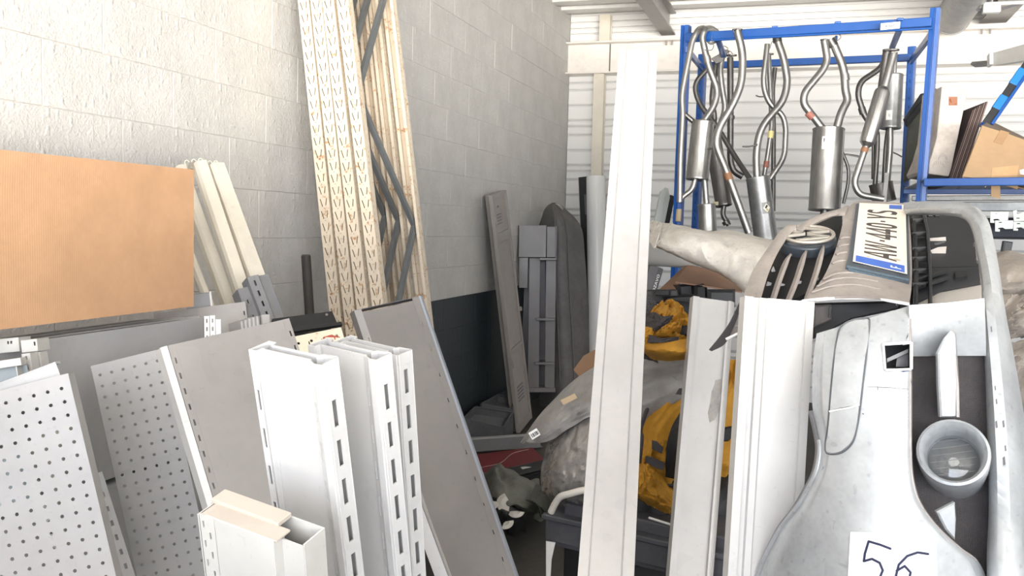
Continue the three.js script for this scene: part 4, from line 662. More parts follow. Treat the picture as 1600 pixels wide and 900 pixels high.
    plates.forEach(([x, y, s, lab], i) => { const zz = Z - .03 - (i === 1 ? .01 : 0), h = T('hook_plate', lab, 'plate', at(x, y, zz), 'pale hook plates'); const q = pl.map(([a, b]) => [x + a, s < 0 ? y + 15 + b * -1 - 15 - (0) + (-17 * 0) - 0 - b * 0 + (b < 0 ? 0 : 0) : y - b * s]); const pp = (s < 0 ? [[0, 0], [6, -2], [7, 1], [4, 3], [8, 5], [14, 2], [22, -2], [30, -1], [30, 15], [2, 16]].map(([a, b]) => [x + a, y + b]) : q).map(([a, b]) => { const v = local(f, at(a, b, zz)); return [v.x, v.y]; }); const dz = local(f, at(x, y, zz)).z; const e = local(f, at(x + 8, y + (s < 0 ? 11 : 3), zz)); PW(h, 'plate_face', ext(pp, .003, dz, 0, [rect(e.x, e.y, .016, .004)]).applyMatrix4(f), M(0xdfe6dd, { roughness: .4, map: tWear })); });
    const k = T('lens_cover', 'small dark lens-like part in the shadow below the hook plates', 'part', at(1575, 392, Z)); PW(k, 'cover_body', ext(Q([[1566, 400], [1570, 376], [1584, 378], [1580, 399]]), .03, -.03, .006).applyMatrix4(f), M(0x4a4c4e, { roughness: .3 })); PW(k, 'cover_rim', ext(Q([[1564, 402], [1582, 401], [1581, 398], [1565, 399]]), .036, -.033, .002).applyMatrix4(f), mat.black);
  }
}
// ---------- services under the roof ----------
{ // round galvanised duct
  const a = onZ(1487, 40, .35), r = .13, b = V(a.x, a.y + .03, 9), g = T('air_duct', 'round galvanised duct under the roof, ending by the white wall beam', 'duct', a.clone());
  const pr = [[r * .96, 0], [r, .01], [r, .02]]; PW(g, 'duct_body', ni(new THREE.CylinderGeometry(r, r, 8.6, 32, 1, true).rotateX(Math.PI / 2).translate(a.x, a.y + .06, a.z + 4.3)), mat.galv); for (let i = 0; i < 6; i++) PW(g, 'seam_ring', ni(new THREE.TorusGeometry(r, .006, 8, 32).translate(a.x, a.y + .06, a.z + .01 + i * 1.2)), mat.galv); PW(g, 'end_cap', ni(new THREE.CylinderGeometry(r * .98, r * .98, .01, 32).rotateX(Math.PI / 2).translate(a.x, a.y + .06, a.z + .01)), mat.galv); }
{ // second rafter with its flange plate
  const x = onZ(1552, 48, .1).x; const r = S('roof_rafter', b0(x - .1, x + .1, CH - .2, CH - .185, .05, 9), mat.rafter); S('web', b0(x - .006, x + .006, CH - .185, CH - .012, .05, 9), mat.rafter, r); S('top_flange', b0(x - .1, x + .1, CH - .012, CH - .001, .05, 9), mat.rafter, r); }
{ // conduit with a white detector box
  const Z = 6.6, a = at(1500, 8, Z), b = at(1640, 2, Z), g = T('detector_box', 'white square detector box on a conduit between duct and rafter', 'detector', at(1550, 12, Z)); PW(g, 'conduit', rod(a, b, .014, .014, 10), mat.white); const c = at(1549, 14, Z - .05); PW(g, 'box_body', bx(.115, .06, .06, c.x, c.y, c.z, .008), mat.white); const d = at(1551, 11, Z - .085); PW(g, 'sensor_lens', rod(d, d.clone().add(V(-.004, -.002, .012)), .018, .015, 20), M(0xd8d6cf, { roughness: .3 })); PW(g, 'bracket', bar(at(1521, 12, Z), at(1537, 18, Z), .02, .006, V(0, 1, 0)), mat.greyDark); PW(g, 'bracket', bar(at(1566, 14, Z), at(1598, 4, Z), .018, .006, V(0, 1, 0)), mat.greyDark); }
{ // white wall fitting
  const Z = 5.6, g = T('wall_fitting', 'long white box-shaped fitting slanting out from the wall beam', 'fitting', at(1550, 100, Z)); const P3 = (x, y, d) => at(x, y, Z + d); PW(g, 'fitting_body', loft([[P3(1546, 84, 0), P3(1640, 58, -.5)], [P3(1549, 103, 0), P3(1640, 88, -.5)]], .08), paint(0xd2d0cb)); PW(g, 'end_plate', bar(P3(1547, 84, -.01), P3(1547, 103, -.01), .02, .09, V(1, 0, 0)), mat.white); PW(g, 'mounting_foot', bar(P3(1521, 101, .3), P3(1547, 99, .05), .04, .02, V(0, 0, 1)), mat.greyMid); }
// ---------- things standing in the far corner ----------
const flat = (x, y, Z) => { const f = new THREE.Matrix4().makeRotationFromQuaternion(camera.quaternion).setPosition(at(x, y, Z)); return { f, p: at(x, y, Z), q: (a, ZZ = Z) => a.map(([u, v]) => { const w = local(f, at(u, v, ZZ)); return [w.x, w.y]; }), z: (ZZ) => Z - ZZ }; };
// outline measured in the picture, standing at distance Z, depth t behind it
function cut(g, name, Z, poly, t, m, bevel = .002) { const F0 = flat(poly[0][0], poly[0][1], Z); return PW(g, name, ext(F0.q(poly), t, -t, bevel).applyMatrix4(F0.f), m); }
{ // two locker doors leaning on the wall
  const build = (e, label, m, detail) => {
    const s = stand(...e), w = s.w, h = s.len, g = T('locker_door', label, 'door panel', s.m);
    P(g, 'door_sheet', b0(.006, w - .006, 0, h, -.022, -.014, .001), m); for (const x of [[0, .02], [w - .02, w]]) P(g, 'stile', b0(x[0], x[1], 0, h, -.03, 0, .003), m);
    for (const y of [[h - .03, h], [h * .80, h * .84], [h * .34, h * .355], [0, .05]]) P(g, 'cross_rail', b0(.02, w - .02, y[0], y[1], -.03, -.002, .003), m);
    if (detail) { for (let i = 0; i < 4; i++) P(g, 'louvre', bx(w * .3, .006, .006, w * .42, h * .875 + i * .022, -.013, .002), mat.greyDark); for (let i = 0; i < 5; i++) P(g, 'louvre', bx(w * .4, .007, .006, w * .5, h * .12 + i * .026, -.013, .002), mat.greyDark); P(g, 'catch', bx(.03, .012, .008, w * .4, h * .945, -.012, .003), mat.greyDark); P(g, 'hinge', bx(.014, .06, .014, .006, h * .9, .006, .003), m); P(g, 'hinge', bx(.014, .06, .014, .006, h * .3, .006, .003), m); P(g, 'latch', bx(.02, .03, .02, w, h * .49, .004, .003), m); }
  };
  build([769, 305, 6.4, 812, 674, 6.72, 793, 311, 6.72], 'grey steel locker door with louvres leaning in the corner, the front one of a pair', paint(0xa09a94), true);
  build([764, 305, 6.46, 806, 674, 6.76, 786, 310, 6.8], 'grey steel locker door behind the louvred one, only its edge showing', paint(0x98928c), false);
}
{ // stepped grey metal unit
  const g = T('metal_cabinet', 'grey steel cabinet carcass with stepped open compartments beside the rounded cover', 'cabinet', onY(845, 612, 0)), m = paint(0x716d6c), Z = 7.35;
  cut(g, 'top_box', Z, [[811, 352], [854, 352], [853, 402], [810, 402]], .25, m); cut(g, 'side_panel', Z + .02, [[854.5, 354], [870, 354], [869, 402], [854, 402]], .01, m); cut(g, 'side_rim', Z - .0, [[868.5, 353], [870.5, 353], [869.5, 404], [868, 404]], .24, m);
  cut(g, 'left_panel', Z + .01, [[811, 402.5], [825.5, 402.5], [824, 450], [811, 450]], .015, m); cut(g, 'inner_panel', Z + .05, [[827, 403], [844, 403], [842, 612], [824, 612]], .02, m); cut(g, 'back_sheet', Z + .26, [[806, 402], [872, 402], [872, 606], [806, 606]], .01, mat.greyDark); cut(g, 'right_panel', Z + .06, [[853, 405], [869, 405], [866, 612], [851, 612]], .02, m);
  cut(g, 'shelf_board', Z - .01, [[843, 403], [870, 403], [869, 406.5], [843, 406.5]], .25, m); cut(g, 'shelf_board', Z - .01, [[838, 497], [867, 497], [866, 501], [838, 501]], .25, m); cut(g, 'shelf_board', Z - .0, [[836, 566], [866, 566], [866, 570], [836, 570]], .25, m); cut(g, 'base_plate', Z, [[824, 606], [868, 606], [868, 613], [824, 613]], .25, m);
}
{ // rounded cover
  const rows = [[316.5, 862, 870], [319, 857, 876], [326, 851, 884], [340, 846, 899], [356, 841, 909], [400, 838, 914], [470, 838, 919], [545, 840, 925], [634, 843, 929]].map(([y, a, b]) => Array.from({ length: 9 }, (_, i) => { const u = i / 8; const zz = 7.72 - .2 * Math.sin(Math.PI * Math.min(1, u * 1.02)) + (y < 345 ? (345 - y) ** 2 * .00018 : 0); return at(a + (b - a) * u, y + (i === 8 || i === 0 ? 1 : 0), zz); }));
  const g = T('rounded_cover', 'tall dark grey moulded plastic cover with a rounded top, standing in the corner', 'cover', onY(885, 634, 0)), m = M(0x6f6c6a, { roughness: .55, map: tDust });
  const N = net(rows, 40, 24); PW(g, 'cover_shell', loft(N, .01), m);
  for (const [u, nm] of [[15, 'raised_rib'], [9, 'raised_rib']]) PW(g, nm, tube(N.filter((_, i) => i > 4 && i % 4 === 1).map((r) => r[u].clone().add(V(0, 0, .004))), .007, 30, 6), m); PW(g, 'rim_strip', tube([at(869, 319, 7.66), at(874, 322, 7.64), at(879, 327, 7.62)], .012, 8, 6), paint(0xa9a49e));
}
{ const s = stand(904, 277, 8.05, 917, 590, 7.85, 918, 277, 8.02), g = T('dark_board', 'narrow black board standing on end between the rounded cover and the white roll', 'board', s.m); P(g, 'board_face', b0(0, s.w, 0, s.len, -.02, 0, .002), mat.black); P(g, 'pale_edge', b0(-.005, 0, 0, s.len, -.02, 0, .001), mat.greyPaint); P(g, 'printed_mark', b0(s.w * .55, s.w * .75, s.len * .83, s.len * .92, 0, .001, .0003), mat.greyDark); }
{ const s = stand(931, 277, 7.85, 935, 596, 7.7, 946, 277, 7.85), g = T('white_roll', 'glossy white roll of sheet standing on end in front of the wall column', 'roll', s.m); const r = s.w, turns = []; const pts2 = []; for (let i = 0; i <= 46; i++) { const a = i / 46 * Math.PI * 2 * 1.3, q = r - .006 * (i / 46); pts2.push([q * Math.cos(a + 1), q * Math.sin(a + 1)]); } P(g, 'rolled_sheet', prof(sheet(pts2, .003), 0, s.len), M(0xdcdcda, { roughness: .22 })); }
{ const s = stand(1034, 291, 5.3, 1001, 452, 5.1, 1051, 289, 5.32), g = T('leaning_board', 'pale grey-green narrow panel leaning to one side behind the blue post', 'board', s.m); P(g, 'board_face', ext([[0, 0], [s.w, 0], [s.w, s.len - .05], [s.w - .02, s.len], [.02, s.len], [0, s.len - .03]], .02, -.02, .003), paint(0xb3b7b4)); P(g, 'fold_line', b0(s.w * .55, s.w * .57, 0, s.len - .02, 0, .004, .001), paint(0xb3b7b4)); P(g, 'black_edge', b0(s.w, s.w + .03, s.len - .3, s.len - .03, -.03, -.005, .003), mat.black); }
{ const s = stand(1017, 411, 4.9, 1004, 452, 4.85, 1040, 412, 4.92), g = T('printed_case', 'dark grey slanted case with pale lettering under the pale roll', 'case', s.m); P(g, 'case_body', b0(0, s.w, 0, s.len, -.1, 0, .006), mat.greyDark); const w = s.w * .34, h = .17; const o = new THREE.Mesh(new THREE.PlaneGeometry(w, h), print(64, 256, (x, W, H) => { x.fillStyle = '#4a4b4e'; x.fillRect(0, 0, W, H); x.save(); x.translate(46, 246); x.rotate(-Math.PI / 2); x.fillStyle = '#cfd0cf'; x.font = 'bold 48px sans-serif'; x.fillText('NOZAVO', 0, 0, 230); x.restore(); })); o.name = 'lettering'; o.position.set(s.w * .78, s.len - h * .55, .0012); g.add(o); }
// ---------- low things along the wall and on the floor ----------
{ const m = M(0x5b5d60, { roughness: .6, map: tDust });
  const tray = (poly, label) => { const c = poly.map(([x, y, Z]) => at(x, y, Z)); for (const p of c) p.x = Math.max(p.x, .02); const b = c.map((p) => V(p.x, 0, p.z)); const g = T('grey_tray', label, 'tray', b[0].clone()); for (let i = 0; i < 4; i++) { const j = (i + 1) % 4; PW(g, 'tray_side', loft([[c[i], c[j]], [b[i], b[j]]], .008), m); } const d = c.map((p) => p.clone().add(V(0, -.05, 0))); PW(g, 'tray_floor', loft([[d[0], d[1]], [d[3], d[2]]], .006), m); for (let i = 0; i < 4; i++) PW(g, 'tray_rim', rod(c[i], c[(i + 1) % 4], .007, .007, 6), m); };
  tray([[742, 636, 6.3], [800, 644, 6.55], [786, 668, 6.4], [724, 654, 6.14]], 'dark grey open metal tray on the floor against the painted wall, the nearer one'); tray([[778, 617, 6.75], [803, 622, 6.85], [800, 640, 6.62], [752, 631, 6.42]], 'dark grey open metal tray on the floor against the painted wall, behind the nearer one'); }
{ const a = at(722, 694, 6.05), b = at(845, 674, 6.25), g = T('grey_beam', 'grey steel channel lying on the floor in front of the dark trays', 'beam', V(a.x, 0, a.z)); a.y = Math.max(a.y, .09); b.y = a.y; PW(g, 'channel_face', bar(a.clone().add(V(0, -.03, 0)), b.clone().add(V(0, -.03, 0)), .085, .006, V(0, 1, 0)), mat.greyMid); PW(g, 'channel_lip', bar(a.clone().add(V(0, .01, -.02)), b.clone().add(V(0, .01, -.02)), .05, .006, V(0, 0, 1)), mat.greyPaint); PW(g, 'channel_lip', bar(a.clone().add(V(0, -.072, -.02)), b.clone().add(V(0, -.072, -.02)), .05, .006, V(0, 0, 1)), mat.greyMid); }
{ const q = [[728, 712], [832, 699], [852, 719], [735, 745]].map(([x, y]) => onY(x, y, .05)), g = T('red_board', 'dusty dark red board lying flat on the floor behind the green cloth', 'board', V(q[0].x, 0, q[0].z)); PW(g, 'board_face', loft([[q[0], q[1]], [q[3], q[2]]], .04), M(0x8a3137, { roughness: .55, map: tDust })); PW(g, 'board_edge', bar(q[3].clone().add(V(0, -.018, .006)), q[2].clone().add(V(0, -.018, .006)), .045, .008, V(0, 1, 0)), mat.greyMid); PW(g, 'scratch', tube([onY(748, 731, .053), onY(780, 724, .053), onY(802, 708, .053), onY(826, 702, .053)], .002, 20, 5), M(0xb59a95, { roughness: .8 })); }
{ const n = noiseFn(7, 55); const c = [[[749, 744, .02], [775, 731, .12], [797, 734, .14], [842, 756, .12]], [[752, 760, .03], [780, 752, .2], [805, 756, .22], [850, 772, .14]], [[757, 778, .02], [785, 784, .18], [815, 790, .16], [858, 790, .06]], [[775, 792, .01], [800, 800, .06], [822, 804, .05], [846, 812, .01]]].map((r) => r.map(([x, y, h]) => onY(x, y, h)));
  const g = T('green_cloth', 'crumpled grey-green cloth lying on the floor below the transparent bag', 'cloth', onY(790, 780, 0)); PW(g, 'cloth_sheet', loft(net(c, 26, 30, (u, v) => V(0, .03 * (n(u * 1.3, v) - .5) * 2, 0)), .006), M(0x92938a, { roughness: .85, bumpMap: tCloth, bumpScale: .002, map: tDust })); PW(g, 'turned_corner', loft(net([[onY(842, 757, .17), onY(851, 772, .17), onY(860, 790, .1)], [onY(822, 778, .22), onY(835, 790, .2), onY(846, 811, .05)]].map((r) => r), 10, 12, (u, v) => V(0, .02 * Math.sin(u * 6 + v * 3), 0)), .006), M(0x55574f, { roughness: .85, map: tDust })); }
{ const n = noiseFn(6, 77); const c = [[[752, 775, .06], [785, 778, .16], [812, 792, .12]], [[757, 800, .06], [788, 802, .22], [822, 806, .12]], [[768, 826, .01], [795, 832, .06], [822, 834, .01]]].map((r) => r.map(([x, y, h]) => onY(x, y, h)));
  const N = net(c, 20, 20, (u, v) => V(0, .02 * (n(u, v) - .5) * 2, 0)); const g = T('patterned_bag', 'black bag printed with large white shapes, lying at the foot of the green cloth', 'bag', onY(790, 815, 0)); PW(g, 'bag_body', loft(N, .008), M(0x232527, { roughness: .6, map: tDust }));
  const blob = (cx, cy, r1, r2, a0, a1) => { const rowsB = []; for (const k of [0, .5, 1]) { const r = r1 + (r2 - r1) * k, row = []; for (let i = 0; i <= 12; i++) { const a = a0 + (a1 - a0) * i / 12; row.push(onY(cx + r * Math.cos(a), cy + r * Math.sin(a) * .8, .205 + .012 * Math.sin(k * 3))); } rowsB.push(row); } PW(g, 'white_shape', loft(rowsB, .003), M(0xd5d2cc, { roughness: .6 })); };
  blob(797, 787, 7, 21, 1.7, 4.3); blob(771, 797, 1, 16, 3.4, 5.6); blob(806, 799, 1, 13, .2, 3.0); blob(788, 816, 2, 14, -.2, 1.9); }
{ const g = T('black_case', 'low black case on the floor between the red board and the transparent bag', 'case', onY(820, 745, 0)); const a = onY(806, 770, 0), f = frame(a, a.clone().add(V(0, 1, 0)), onY(856, 757, 0)); PW(g, 'case_body', b0(-.02, .42, 0, .09, -.13, 0, .01).applyMatrix4(f), mat.black); PW(g, 'case_lid', b0(-.025, .425, .091, .105, -.135, .005, .006).applyMatrix4(f), mat.blackPlastic); PW(g, 'paper_scrap', ext([[.1, 0], [.17, 0], [.15, .03], [.12, .035]], .002).rotateX(-Math.PI / 2).translate(0, .107, -.05).applyMatrix4(f), mat.white); }
// ---------- the pile behind the white boards ----------
const A3 = (r) => r.map(([x, y, Z]) => at(x, y, Z));
const yellow = M(0xd3992c, { roughness: .7, map: tDust, bumpMap: tCloth, bumpScale: .001 }), charcoal = M(0x4c484b, { roughness: .75, map: tDust, bumpMap: tCloth, bumpScale: .001 }), inky = M(0x1f2023, { roughness: .6, map: tDust });
const canvasM = M(0xe2dcd3, { roughness: .8, map: tDust, bumpMap: tCloth, bumpScale: .0008 });
const fold = (s, amp, fu = 1, fv = 1) => { const n = noiseFn(8, s), k = noiseFn(16, s + 5); return (u, v) => { const w = Math.sin(Math.PI * Math.min(1, Math.max(0, u))) ** .3; const e = (Math.abs(n(u * fu, v * fv) - .5) * 2 * -1 + .5) + .4 * (k(u * fu, v * fv) - .5); return V(.3, .4, .85).multiplyScalar(amp * e); }; };
{ // folded off-white tarpaulin
  const c = [
    [[1018, 349, 3.55], [1052, 350, 3.55], [1074, 355, 3.55], [1101, 361, 3.55], [1141, 361, 3.5], [1215, 377, 3.4]],
    [[1015, 352, 3.35], [1052, 352, 3.35], [1074, 356, 3.35], [1101, 362, 3.35], [1141, 362, 3.3], [1215, 380, 3.2]],
    [[1020, 374, 3.16], [1040, 374, 3.1], [1073, 366, 3.06], [1123, 376, 3.02], [1160, 382, 2.98], [1215, 396, 2.9]],
    [[1024, 384, 3.12], [1050, 390, 3.05], [1085, 388, 3.0], [1125, 400, 2.97], [1165, 410, 2.92], [1205, 425, 2.86]],
    [[1027, 387, 3.14], [1060, 401, 3.06], [1096, 413, 3.02], [1126, 425, 2.98], [1150, 440, 2.95], [1182, 468, 2.9]],
    [[1030, 388, 3.3], [1063, 403, 3.25], [1098, 416, 3.2], [1128, 429, 3.15], [1152, 446, 3.1], [1178, 478, 3.05]],
  ].map(A3);
  const g = T('tarpaulin', 'off-white folded tarpaulin draped in front of the hanging exhausts', 'tarpaulin', at(1100, 440, 3.2)); PW(g, 'canvas_sheet', loft(net(c, 44, 60, fold(301, .012, .6, 1.5)), .006), canvasM);
  const e = [[[1019, 347, 3.5], [1013, 355, 3.34], [1017, 366, 3.2], [1013, 376, 3.16]], [[1035, 350, 3.38], [1033, 358, 3.26], [1030, 370, 3.12], [1024, 389, 3.08]]].map(A3); PW(g, 'folded_end', loft(net(e, 14, 18, fold(302, .008)), .006), canvasM);
  PW(g, 'crease', tube(A3([[1051, 349, 3.33], [1040, 362, 3.2], [1026, 382, 3.08]]), .0025, 12, 5), canvasM);
}
{ const g = T('pale_roll', 'smooth pale grey roll lying under the folded tarpaulin', 'roll', at(1020, 400, 3.6)); PW(g, 'roll_body', rod(at(985, 393, 3.55), at(1085, 402, 3.75), .05, .045, 28), M(0xc7c7c4, { roughness: .5 })); PW(g, 'roll_end', rod(at(983, 392.8, 3.548), at(985, 393, 3.55), .047, .05, 28), M(0xb7b7b4, { roughness: .6 })); }
{ const g = T('cardboard_sheet', 'folded brown cardboard sheet under the tarpaulin', 'cardboard', at(1080, 445, 3.5)); const br = M(0xa38068, { roughness: .9, map: tCard }); PW(g, 'wide_flap', loft([A3([[1074, 414, 3.7], [1110, 420, 3.7], [1155, 445, 3.6]]), A3([[1055, 440, 3.35], [1100, 446, 3.3], [1160, 456, 3.3]])], .005), br); PW(g, 'turned_flap', loft([A3([[1072, 413, 3.7], [1074, 418, 3.68]]), A3([[1030, 452, 3.45], [1055, 452, 3.4]])], .005), br); }
{ const g = T('plastic_housing', 'black plastic housings heaped under the brown cardboard', 'plastic part', at(1080, 470, 3.4)); cut(g, 'box_part', 3.35, [[1060, 445], [1083, 443], [1085, 470], [1062, 470]], .15, mat.blackPlastic, .008); cut(g, 'round_part', 3.3, [[1086, 446], [1100, 443], [1106, 450], [1106, 478], [1086, 478]], .1, mat.black, .01); cut(g, 'grey_part', 3.28, [[1106, 452], [1150, 452], [1150, 480], [1106, 480]], .12, M(0x3a3b3c, { roughness: .5 }), .012); }
{ const g = T('plastic_cover', 'flat dark plastic covers lying at the top of the pile behind the yellow bundle', 'plastic part', at(1040, 468, 3.3)); cut(g, 'cover_plate', 3.25, [[998, 453], [1058, 452], [1062, 462], [1040, 474], [1015, 476], [998, 466]], .2, M(0x4c4b4a, { roughness: .5, map: tDust }), .006); cut(g, 'cover_plate', 3.18, [[1040, 464], [1090, 460], [1092, 500], [1070, 500], [1046, 478]], .2, mat.black, .006); PW(g, 'raised_block', bx(.05, .02, .05, at(1036, 457, 3.2).x, at(1036, 457, 3.2).y, at(1036, 457, 3.2).z, .004), mat.blackPlastic); PW(g, 'disc', rod(at(1085, 472, 3.12), at(1085, 470, 3.12), .07, .07, 24), mat.black); }
{ const g = T('felt_piece', 'speckled grey felt piece showing beside the yellow bundle', 'felt', at(1005, 510, 3.08)); const m = M(0x8f9098, { roughness: .95, map: tex(256, (u, v) => .55 + .6 * (n128(u, v) - .5) + .5 * (n256(u, v) - .5), true, 6) }); PW(g, 'felt_sheet', loft(net([[[994, 459, 3.1], [1008, 456, 3.1], [1017, 464, 3.1]], [[992, 480, 3.05], [1008, 478, 3.03], [1026, 474, 3.08]], [[990, 515, 3.0], [1006, 512, 2.99], [1030, 505, 3.05]]].map(A3), 14, 14, fold(310, .006)), .012), m); }
{ // yellow and charcoal bundle on top
  const g = T('yellow_bundle', 'crumpled yellow and charcoal workwear bundle on top of the pile', 'clothing', at(1040, 562, 3.0));
  PW(g, 'yellow_cloth', loft(net([[[1012, 489, 3.06], [1030, 474, 3.06], [1042, 470, 3.06], [1064, 480, 3.08], [1084, 500, 3.1]], [[1010, 500, 3.0], [1032, 490, 2.95], [1048, 492, 2.92], [1066, 500, 2.98], [1086, 520, 3.04]], [[996, 515, 2.98], [1020, 515, 2.9], [1044, 520, 2.86], [1064, 520, 2.9], [1088, 530, 3.0]], [[993, 536, 2.97], [1018, 534, 2.87], [1046, 534, 2.84], [1070, 534, 2.88], [1090, 545, 2.98]]].map(A3), 40, 44, fold(320, .05, 1.2, 1.2)), .004), yellow);
  PW(g, 'charcoal_panel', loft(net([[[1010, 494, 2.98], [1022, 488, 2.93], [1034, 494, 2.88], [1052, 494, 2.85]], [[1000, 504, 2.95], [1018, 504, 2.88], [1032, 508, 2.83], [1048, 500, 2.83]], [[997, 513, 2.94], [1012, 514, 2.87], [1024, 516, 2.83], [1032, 512, 2.82]]].map(A3), 20, 26, fold(321, .016)), .004), charcoal);
  PW(g, 'yellow_fold', loft(net([[[994, 514, 2.9], [1004, 511, 2.86], [1016, 512, 2.84], [1024, 516, 2.84]], [[993, 528, 2.88], [1004, 524, 2.82], [1014, 522, 2.82], [1020, 524, 2.83]], [[993, 537, 2.88], [1004, 538, 2.82], [1010, 537, 2.82], [1014, 530, 2.83]]].map(A3), 16, 20, fold(322, .012)), .004), yellow);
  PW(g, 'yellow_fold', loft(net([[[1024, 520, 2.83], [1040, 508, 2.8], [1056, 502, 2.8], [1066, 508, 2.84]], [[1026, 524, 2.82], [1042, 516, 2.78], [1056, 512, 2.78], [1064, 516, 2.82]], [[1034, 526, 2.82], [1046, 524, 2.79], [1052, 518, 2.79], [1062, 522, 2.83]]].map(A3), 14, 24, fold(325, .02, 2, 2)), .004), yellow);
  PW(g, 'charcoal_belt', loft(net([[[1014, 523, 2.81], [1034, 528, 2.78], [1060, 526, 2.8]], [[1012, 535, 2.8], [1034, 535, 2.77], [1060, 532, 2.79]]].map(A3), 10, 20, fold(323, .006)), .004), charcoal);
  PW(g, 'yellow_pouch', loft(net([[[1000, 536, 2.84], [1020, 536, 2.8], [1048, 534, 2.77], [1070, 530, 2.8], [1092, 532, 2.86]], [[1004, 546, 2.82], [1024, 548, 2.74], [1050, 548, 2.71], [1074, 548, 2.75], [1094, 552, 2.84]], [[1016, 561, 2.88], [1030, 564, 2.85], [1052, 564, 2.83], [1074, 562, 2.84], [1094, 562, 2.88]]].map(A3), 20, 36, fold(324, .01)), .004), yellow);
  PW(g, 'dark_lining', loft(net([[[988, 536, 2.95], [1005, 540, 2.92], [1020, 552, 2.9]], [[986, 560, 2.95], [1005, 561, 2.92], [1024, 565, 2.9]]].map(A3), 8, 12, fold(326, .01)), .02), inky); PW(g, 'dark_lining', loft(net([[[1062, 510, 2.9], [1074, 508, 2.9], [1090, 508, 2.92]], [[1060, 524, 2.88], [1072, 522, 2.88], [1090, 524, 2.9]]].map(A3), 8, 12, fold(327, .008)), .02), inky);
}
{ // grey translucent film
  const g = T('plastic_film', 'dull grey translucent plastic film draped over the pile, its pointed corner hanging free', 'plastic film', at(900, 690, 3.1));
  const film = M(0xb9b6b3, { phys: true, roughness: .35, transmission: .25, thickness: 0, map: tDust, side: THREE.DoubleSide });
  PW(g, 'film_sheet', loft(net([[[813, 691, 3.2], [846, 645, 3.2], [905, 588, 3.2], [945, 568, 3.2], [1000, 561, 3.15], [1080, 558, 3.1]], [[815, 692, 3.14], [850, 660, 3.08], [900, 622, 3.04], [945, 600, 3.02], [1000, 590, 2.98], [1075, 585, 2.98]], [[818, 694, 3.12], [852, 678, 3.04], [900, 645, 2.98], [945, 630, 2.96], [1000, 625, 2.93], [1070, 610, 2.95]], [[822, 694, 3.12], [856, 690, 3.04], [892, 668, 2.98], [930, 650, 2.96], [985, 670, 2.95], [1060, 650, 2.98]]].map(A3), 36, 60, fold(330, .016, 1, 1.4)), .0016), film);
  { const f = flat(835, 678, 3.02); const o = new THREE.Mesh(new RoundedBoxGeometry(.032, .026, .0016, 1, .0006), mat.white); o.name = 'label'; const m4 = f.f.clone().multiply(new THREE.Matrix4().makeRotationZ(.55)); g.updateWorldMatrix(true, false); m4.premultiply(g.matrixWorld.clone().invert()).decompose(o.position, o.quaternion, o.scale); g.add(o); const pr = new THREE.Mesh(new THREE.PlaneGeometry(.029, .023), print(64, 52, (x, W, H) => { x.fillStyle = '#efefec'; x.fillRect(0, 0, W, H); x.fillStyle = '#2a2a2c'; let u = 6; for (const w of [5, 3, 8, 3, 6, 9, 4]) { x.fillRect(u, 14, w, 30); u += w + 3; } })); pr.name = 'printed_code'; pr.position.z = .0011; o.add(pr); }
  PW(g, 'tan_tape', bar(at(878, 629, 2.99), at(900, 618, 2.97), .018, .003, V(0, 1, .2)), M(0xcdb594, { roughness: .7 }));
}
{ // clear bubbled bag
  const n = noiseFn(24, 88); const g = T('bubble_bag', 'clear wrinkled bubble-wrap bag bulging out below the grey film', 'bag', at(880, 790, 3.0));
  const bag = M(0xcac5bf, { phys: true, roughness: .1, transmission: .4, thickness: 0, map: tDust, clearcoat: .6, clearcoatRoughness: .15, side: THREE.DoubleSide });
  PW(g, 'bag_skin', loft(net([[[862, 672, 3.15], [890, 655, 3.05], [925, 640, 3.0], [960, 640, 3.05]], [[852, 705, 3.15], [885, 700, 2.95], [925, 695, 2.88], [965, 700, 2.95]], [[845, 740, 3.15], [880, 738, 2.9], [925, 735, 2.84], [970, 740, 2.92]], [[847, 768, 3.15], [880, 768, 2.92], [925, 768, 2.86], [970, 770, 2.94]], [[862, 790, 3.2], [885, 792, 3.05], [925, 795, 3.0], [965, 795, 3.05]]].map(A3), 60, 64, (u, v) => V(.2, .2, 1).multiplyScalar(.012 * (n(u * 1.1, v * 1.1) - .5) + .016 * (n16(u, v) - .5))), .0015), bag);
  PW(g, 'packed_filling', loft(net([[[880, 680, 3.22], [925, 665, 3.12], [960, 660, 3.12]], [[866, 735, 3.22], [920, 735, 3.0], [965, 735, 3.05]], [[880, 785, 3.25], [920, 788, 3.1], [960, 790, 3.12]]].map(A3), 16, 16, fold(341, .03, 1.5, 1.5)), .03), M(0x7a7672, { roughness: .8, map: tDust }));
}
{ const g = T('cardboard_sheet', 'small brown cardboard corner sticking up behind the grey film', 'cardboard', at(910, 585, 3.35)); cut(g, 'flap', 3.35, [[896, 578], [912, 556], [930, 546], [960, 580], [960, 770], [925, 770], [904, 588]], .005, M(0xa07d60, { roughness: .9, map: tCard }), .001); cut(g, 'flap', 3.42, [[905, 566], [934, 548], [950, 580]], .005, M(0x8d6d52, { roughness: .9, map: tCard }), .001); }
